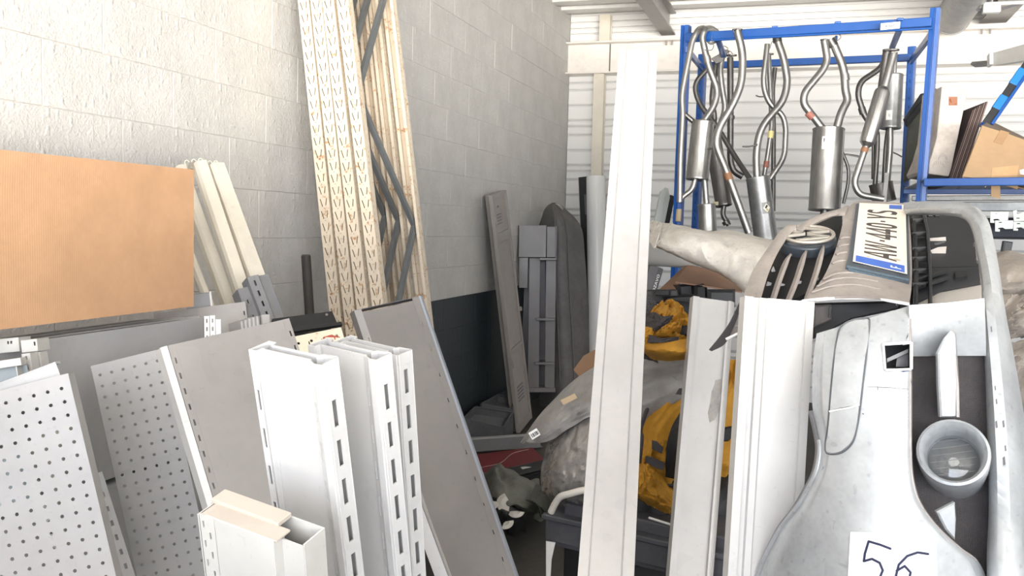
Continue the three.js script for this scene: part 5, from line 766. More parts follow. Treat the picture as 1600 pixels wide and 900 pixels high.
{ // big yellow jacket
  const g = T('yellow_jacket', 'large yellow and black workwear jacket hanging down the middle of the pile', 'clothing', at(1040, 800, 2.85)); const A3 = (r) => r.map(([x, y, Z]) => at(x, y, Z + .14));
  PW(g, 'yellow_cloth', loft(net([[[1066, 562, 3.02], [1092, 559, 2.98], [1124, 560, 2.98], [1165, 562, 3.02]], [[1030, 612, 2.93], [1064, 606, 2.86], [1112, 608, 2.86], [1168, 610, 2.9]], [[986, 655, 2.9], [1028, 655, 2.78], [1090, 660, 2.8], [1168, 668, 2.86]], [[977, 700, 2.88], [1018, 705, 2.75], [1085, 710, 2.8], [1164, 714, 2.86]], [[976, 735, 2.88], [1014, 735, 2.76], [1080, 745, 2.82], [1156, 748, 2.88]], [[984, 752, 2.92], [1028, 766, 2.84], [1085, 775, 2.9], [1146, 775, 2.94]]].map(A3), 56, 56, fold(350, .035, 1, 1.6)), .004), yellow);
  PW(g, 'lower_fold', loft(net([[[978, 738, 2.8], [990, 726, 2.74], [1006, 724, 2.7], [1022, 732, 2.7], [1052, 768, 2.78]], [[977, 754, 2.78], [996, 748, 2.66], [1012, 748, 2.62], [1030, 764, 2.66], [1056, 785, 2.76]], [[980, 760, 2.78], [994, 768, 2.66], [1012, 776, 2.62], [1034, 786, 2.66], [1058, 798, 2.76]], [[988, 768, 2.82], [1000, 780, 2.74], [1018, 792, 2.7], [1036, 800, 2.72], [1060, 808, 2.8]]].map(A3), 30, 36, fold(351, .03, 1, 2)), .004), yellow);
  PW(g, 'black_panel', loft(net([[[1062, 645, 2.72], [1076, 632, 2.7], [1110, 630, 2.74]], [[1049, 668, 2.7], [1068, 668, 2.66], [1110, 672, 2.72]], [[1041, 702, 2.69], [1062, 704, 2.65], [1108, 706, 2.72]], [[1040, 745, 2.72], [1060, 750, 2.69], [1100, 748, 2.76]]].map(A3), 26, 20, fold(352, .01)), .004), inky);
  const strip = (a, w) => PW(g, 'dark_stripe', loft(net(a.map(([x, y, Z]) => A3([[x - w, y, Z - .035], [x, y, Z - .041], [x + w, y, Z - .035]])), 24, 5), .004), charcoal);
  strip([[1018, 624, 2.86], [1009, 646, 2.81], [1001, 674, 2.755], [1003, 682, 2.735], [1001, 705, 2.72], [999, 724, 2.73]], 3.2);
  for (const q of [[[1019, 688], [1027, 690], [1037, 700], [1034, 709], [1019, 702]], [[1009, 713], [1020, 715], [1040, 724], [1036, 735], [1026, 732], [1009, 723]], [[1056, 616], [1062, 607], [1076, 607], [1076, 618]]]) cut(g, 'dark_patch', q[0][0] > 1050 ? 2.93 : 2.835, q, .008, charcoal, .001);
  cut(g, 'black_panel', 2.95, [[1134, 668], [1150, 666], [1152, 676], [1138, 690], [1120, 690]], .02, inky, .004);
}
{ const g = T('black_sack', 'black sack under the yellow jacket resting on the dark crate', 'sack', at(1020, 810, 3.0)); PW(g, 'sack_body', loft(net([[[974, 735, 3.06], [1020, 740, 3.02], [1080, 740, 3.0], [1150, 738, 3.02]], [[970, 765, 2.98], [1020, 768, 2.92], [1080, 770, 2.92], [1150, 770, 2.94]], [[968, 806, 2.96], [1020, 814, 2.9], [1080, 826, 2.9], [1150, 838, 2.92]]].map(A3), 18, 26, fold(360, .02)), .05), inky); PW(g, 'sack_tie', rod(at(1014, 809, 2.83), at(1052, 821, 2.78), .004, .004, 8), mat.white); }
{ // pale plastic edge strip
  const g = T('plastic_strip', 'pale bent plastic edge strip lying on the crate beside the bag', 'strip', at(880, 790, 2.88)); PW(g, 'strip_body', tube(A3([[861, 800, 2.9], [868, 786, 2.88], [876, 776, 2.86], [892, 771, 2.84], [912, 766, 2.83], [940, 763, 2.84]]), .011, 30, 10).scale(1, 1, 1), M(0xd3cec5, { roughness: .45 })); PW(g, 'strip_end', rod(at(860, 801, 2.9), at(861, 800, 2.9), .009, .011, 10), M(0xd3cec5, { roughness: .45 })); }
{ // dark grey crate
  const a = at(852, 808, 3.0), b = at(1048, 852, 2.757), x = b.clone().sub(a); x.y = 0; const w = x.length() + .34; const f = frame(a.clone().setY(a.y - .6), a.clone(), a.clone().setY(a.y - .6).add(x)); const y0 = .6; const m = M(0x595a60, { roughness: .55, map: tDust });
  const g = T('plastic_crate', 'dark grey rimmed plastic crate carrying the bag, the sack and the jacket', 'crate', V(a.x, 0, a.z));
  PW(g, 'crate_wall', b0(0, w, y0 - .075, y0, -.012, 0, .004).applyMatrix4(f), m); PW(g, 'crate_wall', b0(0, .012, y0 - .075, y0, -.5, -.012, .004).applyMatrix4(f), m); PW(g, 'crate_wall', b0(w - .012, w, y0 - .075, y0, -.5, -.012, .004).applyMatrix4(f), m); PW(g, 'crate_wall', b0(.012, w - .012, y0 - .075, y0, -.5, -.488, .004).applyMatrix4(f), m);
  PW(g, 'rim', prof([[-.008, .01], [w + .008, .01], [w + .008, -.51], [-.008, -.51]], y0 - .006, y0 + .012, .004).applyMatrix4(f), m); PW(g, 'lid', b0(.05, w - .04, y0 + .008, y0 + .05, -.47, -.03, .008).applyMatrix4(f), m); PW(g, 'crate_floor', b0(.01, w - .01, y0 - .09, y0 - .075, -.49, -.01, .003).applyMatrix4(f), m);
  for (let i = 0; i < 4; i++) PW(g, 'leg', b0(i % 2 ? w - .1 : .06, i % 2 ? w - .03 : .13, a.y > .6 ? -(a.y - .6) : 0, y0 - .09, i < 2 ? -.07 : -.46, i < 2 ? -.02 : -.4, .006).applyMatrix4(f), mat.black);
  const h = T('white_sheet', 'white board end standing on the floor under the crate edge', 'board', onY(860, 1000, 0)); cut(h, 'board_face', 2.98, [[853, 846], [868, 848], [862, 875], [857, 960], [853, 960]], .01, mat.white); cut(h, 'board_edge', 2.985, [[853, 960], [857, 960], [860, 1080], [853, 1080]], .012, mat.white);
}
{ const g = T('dark_box', 'large black box standing on the floor beneath the crate', 'box', at(1000, 900, 3.1)); cut(g, 'box_front', 3.12, [[905, 868], [1160, 905], [1160, 1060], [905, 1040]], .3, mat.black, .01); cut(g, 'box_rim', 3.11, [[903, 866], [1162, 903], [1162, 910], [903, 873]], .32, mat.blackPlastic, .004); }
// beige tarpaulins behind the silver bumper
{ const g = T('tarpaulin', 'beige heaped tarpaulin showing beyond the silver bumper rim', 'tarpaulin', at(1590, 600, 2.9)); const m = M(0xb9afa4, { roughness: .8, map: tDust, bumpMap: tCloth, bumpScale: .0008 });
  PW(g, 'upper_fold', loft(net([[[1535, 402, 3.3], [1570, 392, 3.25], [1620, 402, 3.2], [1680, 415, 3.2]], [[1535, 412, 3.1], [1575, 408, 3.0], [1625, 412, 2.95], [1680, 424, 3.0]], [[1530, 440, 3.0], [1575, 440, 2.9], [1625, 442, 2.85], [1680, 448, 2.9]], [[1530, 475, 3.0], [1575, 470, 2.92], [1625, 462, 2.88], [1680, 466, 2.95]]].map(A3), 30, 34, fold(370, .02)), .006), m);
  PW(g, 'middle_fold', loft(net([[[1530, 455, 2.95], [1580, 462, 2.84], [1630, 452, 2.8], [1680, 455, 2.85]], [[1530, 500, 2.86], [1582, 505, 2.72], [1630, 498, 2.7], [1680, 500, 2.75]], [[1530, 545, 2.86], [1585, 530, 2.74], [1630, 522, 2.72], [1680, 530, 2.78]]].map(A3), 30, 34, fold(371, .05, 1, 1.4)), .006), m);
  PW(g, 'lower_fold', loft(net([[[1530, 520, 2.84], [1580, 535, 2.7], [1630, 520, 2.66], [1680, 520, 2.7]], [[1530, 580, 2.78], [1590, 585, 2.62], [1635, 590, 2.58], [1680, 590, 2.6]], [[1540, 680, 2.8], [1595, 690, 2.66], [1640, 700, 2.6], [1680, 700, 2.62]]].map(A3), 30, 34, fold(372, .05, 1.3, 1)), .006), m);
  { const e = [[1535, 660, 2.82], [1590, 675, 2.68], [1640, 685, 2.62], [1690, 690, 2.64]]; PW(g, 'hanging_side', loft(net([e.map((p) => at(...p)), e.map((p) => at(...p).add(V(.02, -.4, .05))), e.map((p, i) => { const w = at(...p); return V(w.x + .03 * (i % 2), .004, w.z + .1); })], 26, 34, fold(373, .04, 1, 1.4)), .006), m); }
}
// ---------- silver bumper standing on its end ----------
const silver = M(0xbcc0c3, { phys: true, metalness: .35, roughness: .38, clearcoat: .5, clearcoatRoughness: .25, map: tDust }), silverDusty = M(0xa8a29e, { phys: true, metalness: .2, roughness: .5, clearcoat: .2, clearcoatRoughness: .4, map: tDust });
const meshGrey = M(0x4d494a, { roughness: .7, map: tDust, bumpMap: tCloth, bumpScale: .002 });
// distance of the bumper's side skin at a place
function ZA(x, y) { const t = (1424 - x) / 160, v = (y - 560) / 340; return 1.5 + .1 * t * t * (t > 0 ? 1 : .3) - .1 * v + .05 * Math.max(0, (560 - y) / 85) ** 2 + .03 * Math.max(0, (x - 1424) / 120); }
function interp(a, n) { const o = []; for (let i = 0; i < n; i++) { const f = i / (n - 1) * (a.length - 1), k = Math.min(a.length - 2, Math.floor(f)), t = f - k; o.push([a[k][0] + (a[k + 1][0] - a[k][0]) * t, a[k][1] + (a[k + 1][1] - a[k][1]) * t]); } return o; }
// patch on the skin: rows of [left, right] edge points, lifted by eps towards the viewer side, t thick
function skin(rows, eps, t, Zf = ZA, n = 9) { return loft(rows.map(([a, b]) => interp([a, b], n).map(([x, y]) => at(x, y, Zf(x, y) - eps))), t); }
{
  const g = T('car_bumper', 'silver car bumper with round fog lamp and a paper marked 56, standing on end', 'bumper', onY(1440, 1700, 0).setY(0));
  // skin: smooth rows between arch edge and recess edge
  const Lc = [[1276, 521], [1271, 560], [1269, 600], [1270, 640], [1277, 672], [1281, 700], [1276, 735], [1262, 765], [1244, 795], [1222, 822], [1203, 855], [1186, 892], [1165, 960], [1150, 1060]], Rc = [[1424, 477], [1424, 528], [1424, 580], [1424, 632], [1424, 684], [1425, 725], [1428, 752], [1436, 780], [1452, 806], [1475, 832], [1502, 856], [1530, 879], [1556, 960], [1570, 1060]];
  const smooth = (a, n) => { const c = new THREE.CatmullRomCurve3(a.map(([x, y]) => V(x, y, 0)), false, 'centripetal'); return Array.from({ length: n }, (_, i) => { const p = c.getPoint(i / (n - 1)); return [p.x, p.y]; }); };
  const L2 = smooth(Lc, 112), R2 = smooth(Rc, 112);
  const inTow = (x, y) => x > 1383 && x < 1421 && y > 539.5 && y < 575.5;   // the tow-eye hole is left open
  { const nc = 48, pos = [], px = [], idx = []; L2.forEach((l, i) => interp([l, R2[i]], nc).forEach(([x, y], j) => { const q = j / (nc - 1); const p = at(x, y, ZA(x, y) + (q < .08 ? (.08 - q) * .35 : 0) + (q > .97 ? (q - .97) * .3 : 0)); pos.push(p.x, p.y, p.z); px.push([x, y]); }));
    for (let i = 0; i < L2.length - 1; i++) for (let j = 0; j < nc - 1; j++) { const a = i * nc + j, q = [a, a + 1, a + nc, a + nc + 1]; if (q.some((k) => inTow(...px[k]))) continue; idx.push(a, a + nc, a + 1, a + 1, a + nc, a + nc + 1); }
    const sg = new THREE.BufferGeometry(); sg.setAttribute('position', new THREE.Float32BufferAttribute(pos, 3)); sg.setIndex(idx); sg.computeVertexNormals(); PW(g, 'side_skin', sg, silver); }
  PW(g, 'arch_lip', tube(L2.filter((_, i) => L2[i][1] > 680 && i % 3 === 0).map(([x, y]) => at(x + 1, y, ZA(x, y) + .026)), .005, 60, 8), silver);
  PW(g, 'arch_liner', loft(L2.filter((q) => q[1] > 640).map(([x, y]) => [at(x, y, ZA(x, y) + .03), at(x - 4, y, ZA(x, y) + .12)]), .004), mat.greyDark);
  // outer rim, running up and over the big opening
  const inn = smooth([[1548, 960], [1546, 872], [1549, 800], [1548, 720], [1545, 640], [1542, 560], [1538, 478], [1537, 440], [1530, 398], [1522, 360], [1512, 343], [1496, 336], [1468, 334], [1440, 333], [1416, 334]], 60), out = smooth([[1640, 960], [1616, 872], [1609, 800], [1604, 720], [1596, 650], [1582, 565], [1566, 480], [1559, 430], [1550, 380], [1541, 346], [1528, 329], [1505, 319], [1470, 317], [1440, 317], [1412, 319]], 60);
  const ZR = (i) => { const u = i / 59; return u < .42 ? 1.4 + u * .45 : 1.589 + (u - .42) * 1.05; };
  PW(g, 'lower_rim', loft(inn.map((a, i) => { const b = out[i], z = ZR(i); return [0, .06, .2, .45, .7, .88, 1].map((k) => at(a[0] + (b[0] - a[0]) * k, a[1] + (b[1] - a[1]) * k, z + [.03, .008, -.004, -.01, .0, .02, .05][[0, .06, .2, .45, .7, .88, 1].indexOf(k)])); }), .004), silver);
  // fittings along the inner rim
  for (const [x, y, x2, y2] of [[1523, 384, 1527, 404], [1528, 410, 1533, 440]]) PW(g, 'clip_rail', tube([at(x, y, 1.92), at(x + 2, y - 5, 1.9), at(x2 + 1, y2 + 3, 1.88), at(x2, y2, 1.9)], .003, 14, 6), silverDusty);
  for (const [x, y] of [[1453, 333], [1464, 333]]) PW(g, 'clip', bx(.012, .014, .02, at(x, y + 1.5, 2.14).x, at(x, y + 1.5, 2.14).y, at(x, y + 1.5, 2.14).z, .003), mat.blackPlastic);
  // fog-lamp recess: lit upper facet, floor, side walls
  const facet = [[[1420, 477], [1480, 473], [1538, 466]], [[1422, 516], [1482, 514], [1540, 511]], [[1422, 557], [1484, 556], [1541, 556]]];
  PW(g, 'recess_top', loft(facet.map((r, i) => r.map(([x, y]) => at(x, y, [1.545, 1.55, 1.57][i]))), .003), silver);
  PW(g, 'recess_floor', loft(smooth([[1426, 550], [1426, 620], [1426, 690], [1428, 750], [1446, 800], [1490, 850], [1533, 900]], 16).map(([x, y], i) => interp([[x - 2, y], [1551, [550, 610, 680, 740, 800, 860, 910][Math.min(6, Math.round(i / 15 * 6))]]], 8).map(([u, v]) => at(u, v, 1.585 - .1 * (v - 560) / 340 + .01))), .004), meshGrey);
  PW(g, 'recess_wall', loft(R2.filter((_, i) => i < 94).map(([x, y]) => [at(x, y, ZA(x, y) + .002), at(x + 2, y, ZA(x, y) + .1)]), .003), silverDusty);
  PW(g, 'recess_wall', loft(inn.filter((_, i) => i > 1 && i < 26).map(([x, y], i, a) => { const z = 1.4 + .42 * ((960 - y) / 480) * .42; return [at(x, y, z + .032), at(x - 6, y, z + .12)]; }), .003), silver);
  // vertical fins above and below the lamp
  const fin = (p, z0, z1, nm) => { const c = flat(p[0][0], p[0][1], z0); return PW(g, nm, ext(c.q(p, z0), .012, -.012, .0025).applyMatrix4(c.f), silver); };
  fin([[1489, 517], [1494, 522], [1498, 600], [1499, 652], [1470, 652], [1467, 600], [1466, 553], [1478, 530]], 1.51, 1.55, 'upper_fin'); fin([[1464, 800], [1493, 785], [1495, 812], [1493, 844], [1478, 828]], 1.44, 1.5, 'lower_fin');
  PW(g, 'fin_edge', loft([[at(1489, 517, 1.51), at(1494, 522, 1.56)], [at(1498, 600, 1.508), at(1499, 600, 1.56)], [at(1499, 652, 1.505), at(1500, 652, 1.55)]], .004), silverDusty);
  // fog lamp: tube bezel, lens, inner reflector
  { const c = at(1489, 706, 1.475), back = at(1491, 736, 1.56), ax = c.clone().sub(back).normalize(), f = frame(back, c, back.clone().add(V(1, 0, 0).applyQuaternion(camera.quaternion))), L = back.distanceTo(c), R0 = .0545;
    const bez = new THREE.LatheGeometry([[R0 - .008, -.01], [R0 - .002, L * .5], [R0, L - .006], [R0 - .001, L - .001], [R0 - .005, L + .001], [R0 - .009, L - .003], [R0 - .013, L - .02], [R0 - .016, L - .05]].map((p) => new THREE.Vector2(p[0], p[1])), 48).scale(1, 1, 1.02);
    PW(g, 'lamp_bezel', toCreasedNormals(ni(bez), .8).applyMatrix4(f), silver);
    const lens = PW(g, 'lamp_lens', ni(new THREE.SphereGeometry(.09, 32, 10, 0, Math.PI * 2, 0, .5).translate(0, L - .042 - .09 + .012, 0)).applyMatrix4(f), M(0xdfe3e6, { phys: true, roughness: .06, transmission: .9, thickness: 0, clearcoat: 1, clearcoatRoughness: .05 }));
    PW(lens, 'reflector', ni(new THREE.LatheGeometry([[.004, L - .1], [.02, L - .085], [.034, L - .06], [.0435, L - .042]].map((p) => new THREE.Vector2(p[0], p[1])), 32)).applyMatrix4(f), M(0x4d4a49, { metalness: .7, roughness: .35, side: THREE.DoubleSide })); PW(lens, 'lens_ring', ni(new THREE.TorusGeometry(.0435, .0022, 8, 40).rotateX(Math.PI / 2).translate(0, L - .042, 0)).applyMatrix4(f), mat.black); PW(lens, 'bulb_shield', rod(V(0, L - .09, 0), V(0, L - .055, 0), .009, .008, 16).applyMatrix4(f), mat.steel);
    for (let i = -3; i <= 3; i++) PW(lens, 'lens_rib', bx(.07 * Math.cos(i * .3), .0012, .0012, 0, L - .043, i * .011, .0004).applyMatrix4(f), M(0x5c5856, { roughness: .3 })); }
  // headlamp-washer cover outlined by a gap; tow-eye opening; tape line; scratches
  const wash = [[[1314, 513], [1330, 502], [1356, 499]], [[1309, 530], [1331, 527], [1357, 524]], [[1304, 565], [1329, 560], [1352, 556]], [[1300, 605], [1323, 600], [1347, 596]], [[1297, 641], [1320, 636], [1343, 632]]];
  const smallP = [[[1297, 644], [1319, 638], [1342, 634]], [[1294, 672], [1316, 668], [1338, 664]], [[1291, 694], [1311, 693], [1330, 690]], [[1292, 706], [1303, 708], [1314, 705]]];
  const plate = (rows, e, nm, m) => PW(g, nm, loft(net(rows.map((r) => r.map(([x, y]) => at(x, y, ZA(x, y) - e))), 14, 10), .003), m);
  plate(wash, .0042, 'washer_cover', silver); plate(smallP, .0042, 'washer_cover', silver);
  const out1 = [[1313, 511], [1330, 500], [1357, 497], [1359, 506], [1354, 556], [1349, 596], [1345, 632], [1340, 664], [1332, 692], [1316, 707], [1300, 710], [1290, 707], [1289, 694], [1292, 672], [1295, 641], [1298, 605], [1302, 565], [1307, 530]]; PW(g, 'panel_gap', tube(out1.map(([x, y]) => at(x, y, ZA(x, y) - .0012)), .0011, 90, 6, true), M(0x55575a, { roughness: .7 }));
  PW(g, 'white_tape_line', tube([[1296, 643], [1312, 640], [1328, 637], [1343, 632]].map(([x, y]) => at(x, y, ZA(x, y) - .0048)), .0018, 12, 6), mat.white);
  { const tow = [[1380, 538], [1424, 535], [1424, 577], [1383, 578]]; const dp = (p, e) => at(p[0], p[1], ZA(...p) + e); for (let i = 0; i < 4; i++) { const p = tow[i], q = tow[(i + 1) % 4]; PW(g, 'tow_pocket_wall', loft([[dp(p, .0), dp(q, .0)], [dp(p, .06), dp(q, .06)]], .002), mat.blackPlastic); } PW(g, 'tow_pocket_floor', loft([[dp(tow[0], .06), dp(tow[1], .06)], [dp(tow[3], .06), dp(tow[2], .06)]], .002), mat.blackPlastic); const i0 = (a, b) => Math.abs(a[0] - b[0]) > Math.abs(a[1] - b[1]) ? V(0, 1, 0) : V(1, 0, 0); const rim = (a, b) => bar(at(a[0], a[1], ZA(...a) - .003), at(b[0], b[1], ZA(...b) - .003), .0042, .003, i0(a, b)); for (let i = 0; i < 4; i++) PW(g, 'tow_rim', rim(tow[i], tow[(i + 1) % 4]), i < 2 ? mat.white : silver); PW(g, 'tow_bracket', skin([[[1386, 560], [1419, 545]], [[1386, 566], [1419, 551]]], -.02, .004), mat.greyMid); PW(g, 'tow_bracket', skin([[[1402, 556], [1419, 553]], [[1400, 573], [1419, 573]]], -.03, .003), mat.greyDark); }
  const sc = [[1341, 505, 1345, 512, 2.5], [1416, 530, 1419, 521, 1.5], [1312, 670, 1304, 700, 2.6], [1340, 585, 1341, 606, .9], [1315, 594, 1312, 620, .8], [1356, 604, 1400, 606, .6], [1371, 604, 1372, 611, .7], [1400, 606, 1419, 608, .6], [1347, 646, 1350, 647, 1.6], [1424, 590, 1426, 604, 2], [1284, 735, 1287, 728, .8], [1400, 475, 1402, 478, 1.4]];
  for (const [x, y, x2, y2, w] of sc) { const dx = x2 - x, dy = y2 - y, l = Math.hypot(dx, dy), nx = -dy / l * w * .5, ny = dx / l * w * .5, mx = (x + x2) / 2 + nx * .5, my = (y + y2) / 2; PW(g, 'scratch', loft([[at(x, y, ZA(x, y) - .0012), at(x + .2, y + .2, ZA(x, y) - .0012)], [at(mx - nx, my - ny, ZA(mx, my) - .0012), at(mx + nx, my + ny, ZA(mx, my) - .0012)], [at(x2, y2, ZA(x2, y2) - .0012), at(x2 + .2, y2, ZA(x2, y2) - .0012)]], .0006), M(0x4a4b4e, { roughness: .8 })); }
  // scuffs down the outer rim
  for (const [x, y, r] of [[1549, 514, 1.6], [1555, 606, 1.2], [1557, 627, 1.4], [1557, 663, 2], [1568, 662, 2], [1571, 700, 1.6], [1569, 720, 2.4], [1569, 740, 2.6], [1568, 762, 2], [1567, 785, 1.8], [1566, 806, 1.4]]) PW(g, 'scuff', loft([[at(x - r, y - r * 2, 1.505), at(x + r * .4, y - r * 3, 1.505)], [at(x - r * .4, y + r * 3, 1.5), at(x + r, y + r * 2.4, 1.5)]].map((q) => q.map((p) => p.addScaledVector(camera.position.clone().sub(p).normalize(), .028))), .0008), M(0x5c5c60, { roughness: .8 }));
  // paper with the number
  { const rows = [[[1329, 831], [1462, 833]], [[1326, 880], [1464, 884]], [[1322, 960], [1466, 966]]], pos = [], uv = [], idx = [], n = 10; rows.forEach((r, i) => interp(r, n).forEach(([x, y], j) => { const p = at(x, y, ZA(x, y) - .005); pos.push(p.x, p.y, p.z); uv.push(j / (n - 1), [1, .62, 0][i]); })); for (let i = 0; i < 2; i++) for (let j = 0; j < n - 1; j++) { const a = i * n + j; idx.push(a, a + n, a + 1, a + 1, a + n, a + n + 1); }
    const pg = new THREE.BufferGeometry(); pg.setAttribute('position', new THREE.Float32BufferAttribute(pos, 3)); pg.setAttribute('uv', new THREE.Float32BufferAttribute(uv, 2)); pg.setIndex(idx); pg.computeVertexNormals(); g.updateWorldMatrix(true, false); pg.applyMatrix4(g.matrixWorld.clone().invert());
    P(g, 'number_paper', pg, print(512, 512, (x, W, H) => { x.fillStyle = '#eceff0'; x.fillRect(0, 0, W, H); x.strokeStyle = '#1b1f3a'; x.lineWidth = 15; x.lineCap = x.lineJoin = 'round'; const s = W / 134, q = (a, b) => [(a - 1329) * s, (b - 831) * s]; const st = (a) => { x.beginPath(); a.forEach((p, i) => i ? x.lineTo(...q(...p)) : x.moveTo(...q(...p))); x.stroke(); };
      st([[1392, 857], [1376, 851], [1358, 846], [1353, 866], [1352, 878]]); st([[1352, 878], [1364, 874], [1376, 880], [1381, 892], [1376, 906], [1360, 914]]); st([[1450, 864], [1434, 862], [1418, 868], [1405, 882], [1401, 900], [1408, 912], [1420, 908], [1423, 894], [1414, 884], [1402, 892]]); }, { roughness: .8 }), true); }
}
// ---------- second front end with grille, emblem and number plate ----------
{
  const invA = 1 / 1.76, invB = 1 / 2.3; const ZB = (x, y) => 1 / (invA + (470 - y) / 152 * (invB - invA)) + Math.max(0, 1300 - x) * .0004;
  const g = T('bumper_grille', 'dusty grey front grille section with a round emblem and a registration plate, wedged behind the silver bumper', 'bumper', at(1340, 480, 1.8)); g.userData.label = 'dusty grey grille section with round emblem and registration plate, behind the silver bumper';
  const B = (x, y, e = 0) => at(x, y, ZB(x, y) - e);
  const dusty = M(0xa39a93, { roughness: .55, map: tDust }), dark = M(0x27292d, { roughness: .4, map: tDust });
  // skin round the plate
  const rowsS = [[[1318, 333], [1342, 314], [1380, 315], [1418, 318]], [[1317, 346], [1340, 335], [1382, 338], [1421, 345]], [[1311, 372], [1334, 372], [1384, 378], [1424, 384]], [[1301, 402], [1328, 408], [1380, 420], [1425, 428]], [[1282, 440], [1322, 440], [1376, 448], [1424, 452]], [[1254, 471], [1310, 463], [1366, 464], [1421, 473]]];
  PW(g, 'centre_skin', loft(net(rowsS.map((r, i) => r.map(([x, y], j) => B(x, y, j === 1 || j === 2 ? .006 : 0))), 40, 30), .005), dusty);
  PW(g, 'white_edge', loft([interp([[1254, 471], [1310, 463.5], [1366, 464.5], [1421, 474]], 20).map(([x, y]) => B(x, y, .002)), interp([[1254, 473.5], [1310, 467.5], [1366, 468], [1421, 478]], 20).map(([x, y]) => B(x, y, -.01))], .004), mat.white);
  for (const [a, nm] of [[[[1276, 448], [1300, 437], [1330, 434], [1372, 440]], 0], [[[1268, 457], [1300, 447], [1335, 445], [1376, 452]], 0], [[[1286, 437], [1305, 428], [1326, 426], [1334, 427]], 0], [[[1300, 412], [1310, 408], [1322, 407]], 0], [[[1306, 398], [1314, 395], [1323, 394]], 0], [[[1309, 386], [1316, 383], [1326, 382]], 0], [[[1312, 374], [1318, 371], [1328, 371]], 0]]) PW(g, 'skin_ridge', tube(a.map(([x, y]) => B(x, y, .0055)), .0024, 20, 6), dusty);
  // plate carrier and plate
  const carrier = [[[1338, 318], [1418, 320]], [[1327, 395], [1422, 420]], [[1321, 418], [1421, 440]]]; PW(g, 'plate_carrier', loft(carrier.map((r) => interp(r, 8).map(([x, y]) => B(x, y, .016))), .014), M(0x3c444c, { roughness: .35 })); PW(g, 'carrier_lip', loft([interp([[1322, 414], [1420, 436]], 8).map(([x, y]) => B(x, y, .02)), interp([[1326, 422], [1421, 441]], 8).map(([x, y]) => B(x, y, .012))], .003), M(0x5d7180, { roughness: .25, metalness: .4 }));
  { const TL = [1343, 317], TR = [1415, 320], BR = [1417.5, 428.5], BL = [1332.5, 408.5], pos = [], uv = [], idx = [], nu = 12, nv = 16; for (let i = 0; i <= nv; i++) { const t = i / nv; const iz = (a, b) => { const za = 1 / ZB(...a), zb = 1 / ZB(...b), w = t; return w; }; for (let j = 0; j <= nu; j++) { const s = j / nu; // along the plate in true length: spread by distance
          const zb = ZB(1375, 418), zt = ZB(1375, 318), k = t * zt / (t * zt + (1 - t) * zb); const e = (A, C) => A + (C - A) * 1; const tt = 1 - (t * (1 / 1) ) ; const L = [BL[0] + (TL[0] - BL[0]) * k, BL[1] + (TL[1] - BL[1]) * k], Rr = [BR[0] + (TR[0] - BR[0]) * k, BR[1] + (TR[1] - BR[1]) * k]; const x = L[0] + (Rr[0] - L[0]) * s, y = L[1] + (Rr[1] - L[1]) * s; const p = B(x, y, .0225 - .004 * Math.sin(Math.PI * s)); pos.push(p.x, p.y, p.z); uv.push(t, 1 - s); } }
    for (let i = 0; i < nv; i++) for (let j = 0; j < nu; j++) { const a = i * (nu + 1) + j, b = a + 1, c = a + nu + 1, d = c + 1; idx.push(a, b, c, b, d, c); }
    const pg = new THREE.BufferGeometry(); pg.setAttribute('position', new THREE.Float32BufferAttribute(pos, 3)); pg.setAttribute('uv', new THREE.Float32BufferAttribute(uv, 2)); pg.setIndex(idx); pg.computeVertexNormals(); g.updateWorldMatrix(true, false); pg.applyMatrix4(g.matrixWorld.clone().invert());
    P(g, 'registration_plate', pg, print(1040, 220, (x, W, H) => { x.fillStyle = '#e8dccb'; x.fillRect(0, 0, W, H); x.fillStyle = '#3a63b8'; x.fillRect(12, 10, 92, H - 20); x.fillRect(W - 86, H - 78, 74, 60); x.fillStyle = '#e6ead8'; x.font = 'bold 60px sans-serif'; x.fillText('F', 38, 196); x.fillStyle = '#413a36'; x.font = 'bold 190px sans-serif'; const t = (s, a, w) => x.fillText(s, a, 178, w); t('AW', 130, 235); t('440', 425, 260); t('YS', 745, 180); x.fillRect(384, 104, 24, 22); x.fillRect(704, 104, 24, 22); x.fillStyle = '#b9a994'; for (const [a, b, r] of [[160, 180, 14], [118, 60, 9]]) { x.beginPath(); x.arc(a, b, r, 0, 7); x.fill(); } }, { roughness: .4 }), true); }
  // grille: frame, dark back, bowl, emblem, slats
  const band = (o, i, nm, m, e = .0, t = .012) => PW(g, nm, loft(o.map((p, k) => interp([p, i[k]], 4).map(([x, y], q) => B(x, y, e + [0, .006, .006, 0][q]))), t), m);
  const so = (a, n) => { const c = new THREE.CatmullRomCurve3(a.map(([x, y]) => V(x, y, 0)), false, 'centripetal'); return Array.from({ length: n }, (_, i) => { const p = c.getPoint(i / (n - 1)); return [p.x, p.y]; }); };
  band(so([[1163, 474], [1178, 432], [1196, 404], [1212, 382], [1224, 366], [1236, 358], [1244, 359]], 24), so([[1187, 474], [1198, 436], [1208, 410], [1216, 390], [1225, 374], [1236, 365], [1243, 364]], 24), 'grille_frame', dusty);
  band(so([[1243, 362], [1265, 348], [1290, 337], [1312, 331], [1326, 325]], 18), so([[1250, 364], [1270, 353], [1294, 342], [1306, 338], [1320, 337]], 18), 'grille_frame', dusty, 0, .008);
  PW(g, 'grille_back', loft([[B(1205, 385, -.09), B(1262, 350, -.09), B(1316, 335, -.09)], [B(1190, 420, -.08), B(1250, 410, -.08), B(1316, 372, -.08)], [B(1180, 476, -.06), B(1225, 474, -.06), B(1300, 440, -.06)]], .01), M(0x151617, { roughness: .7 }));
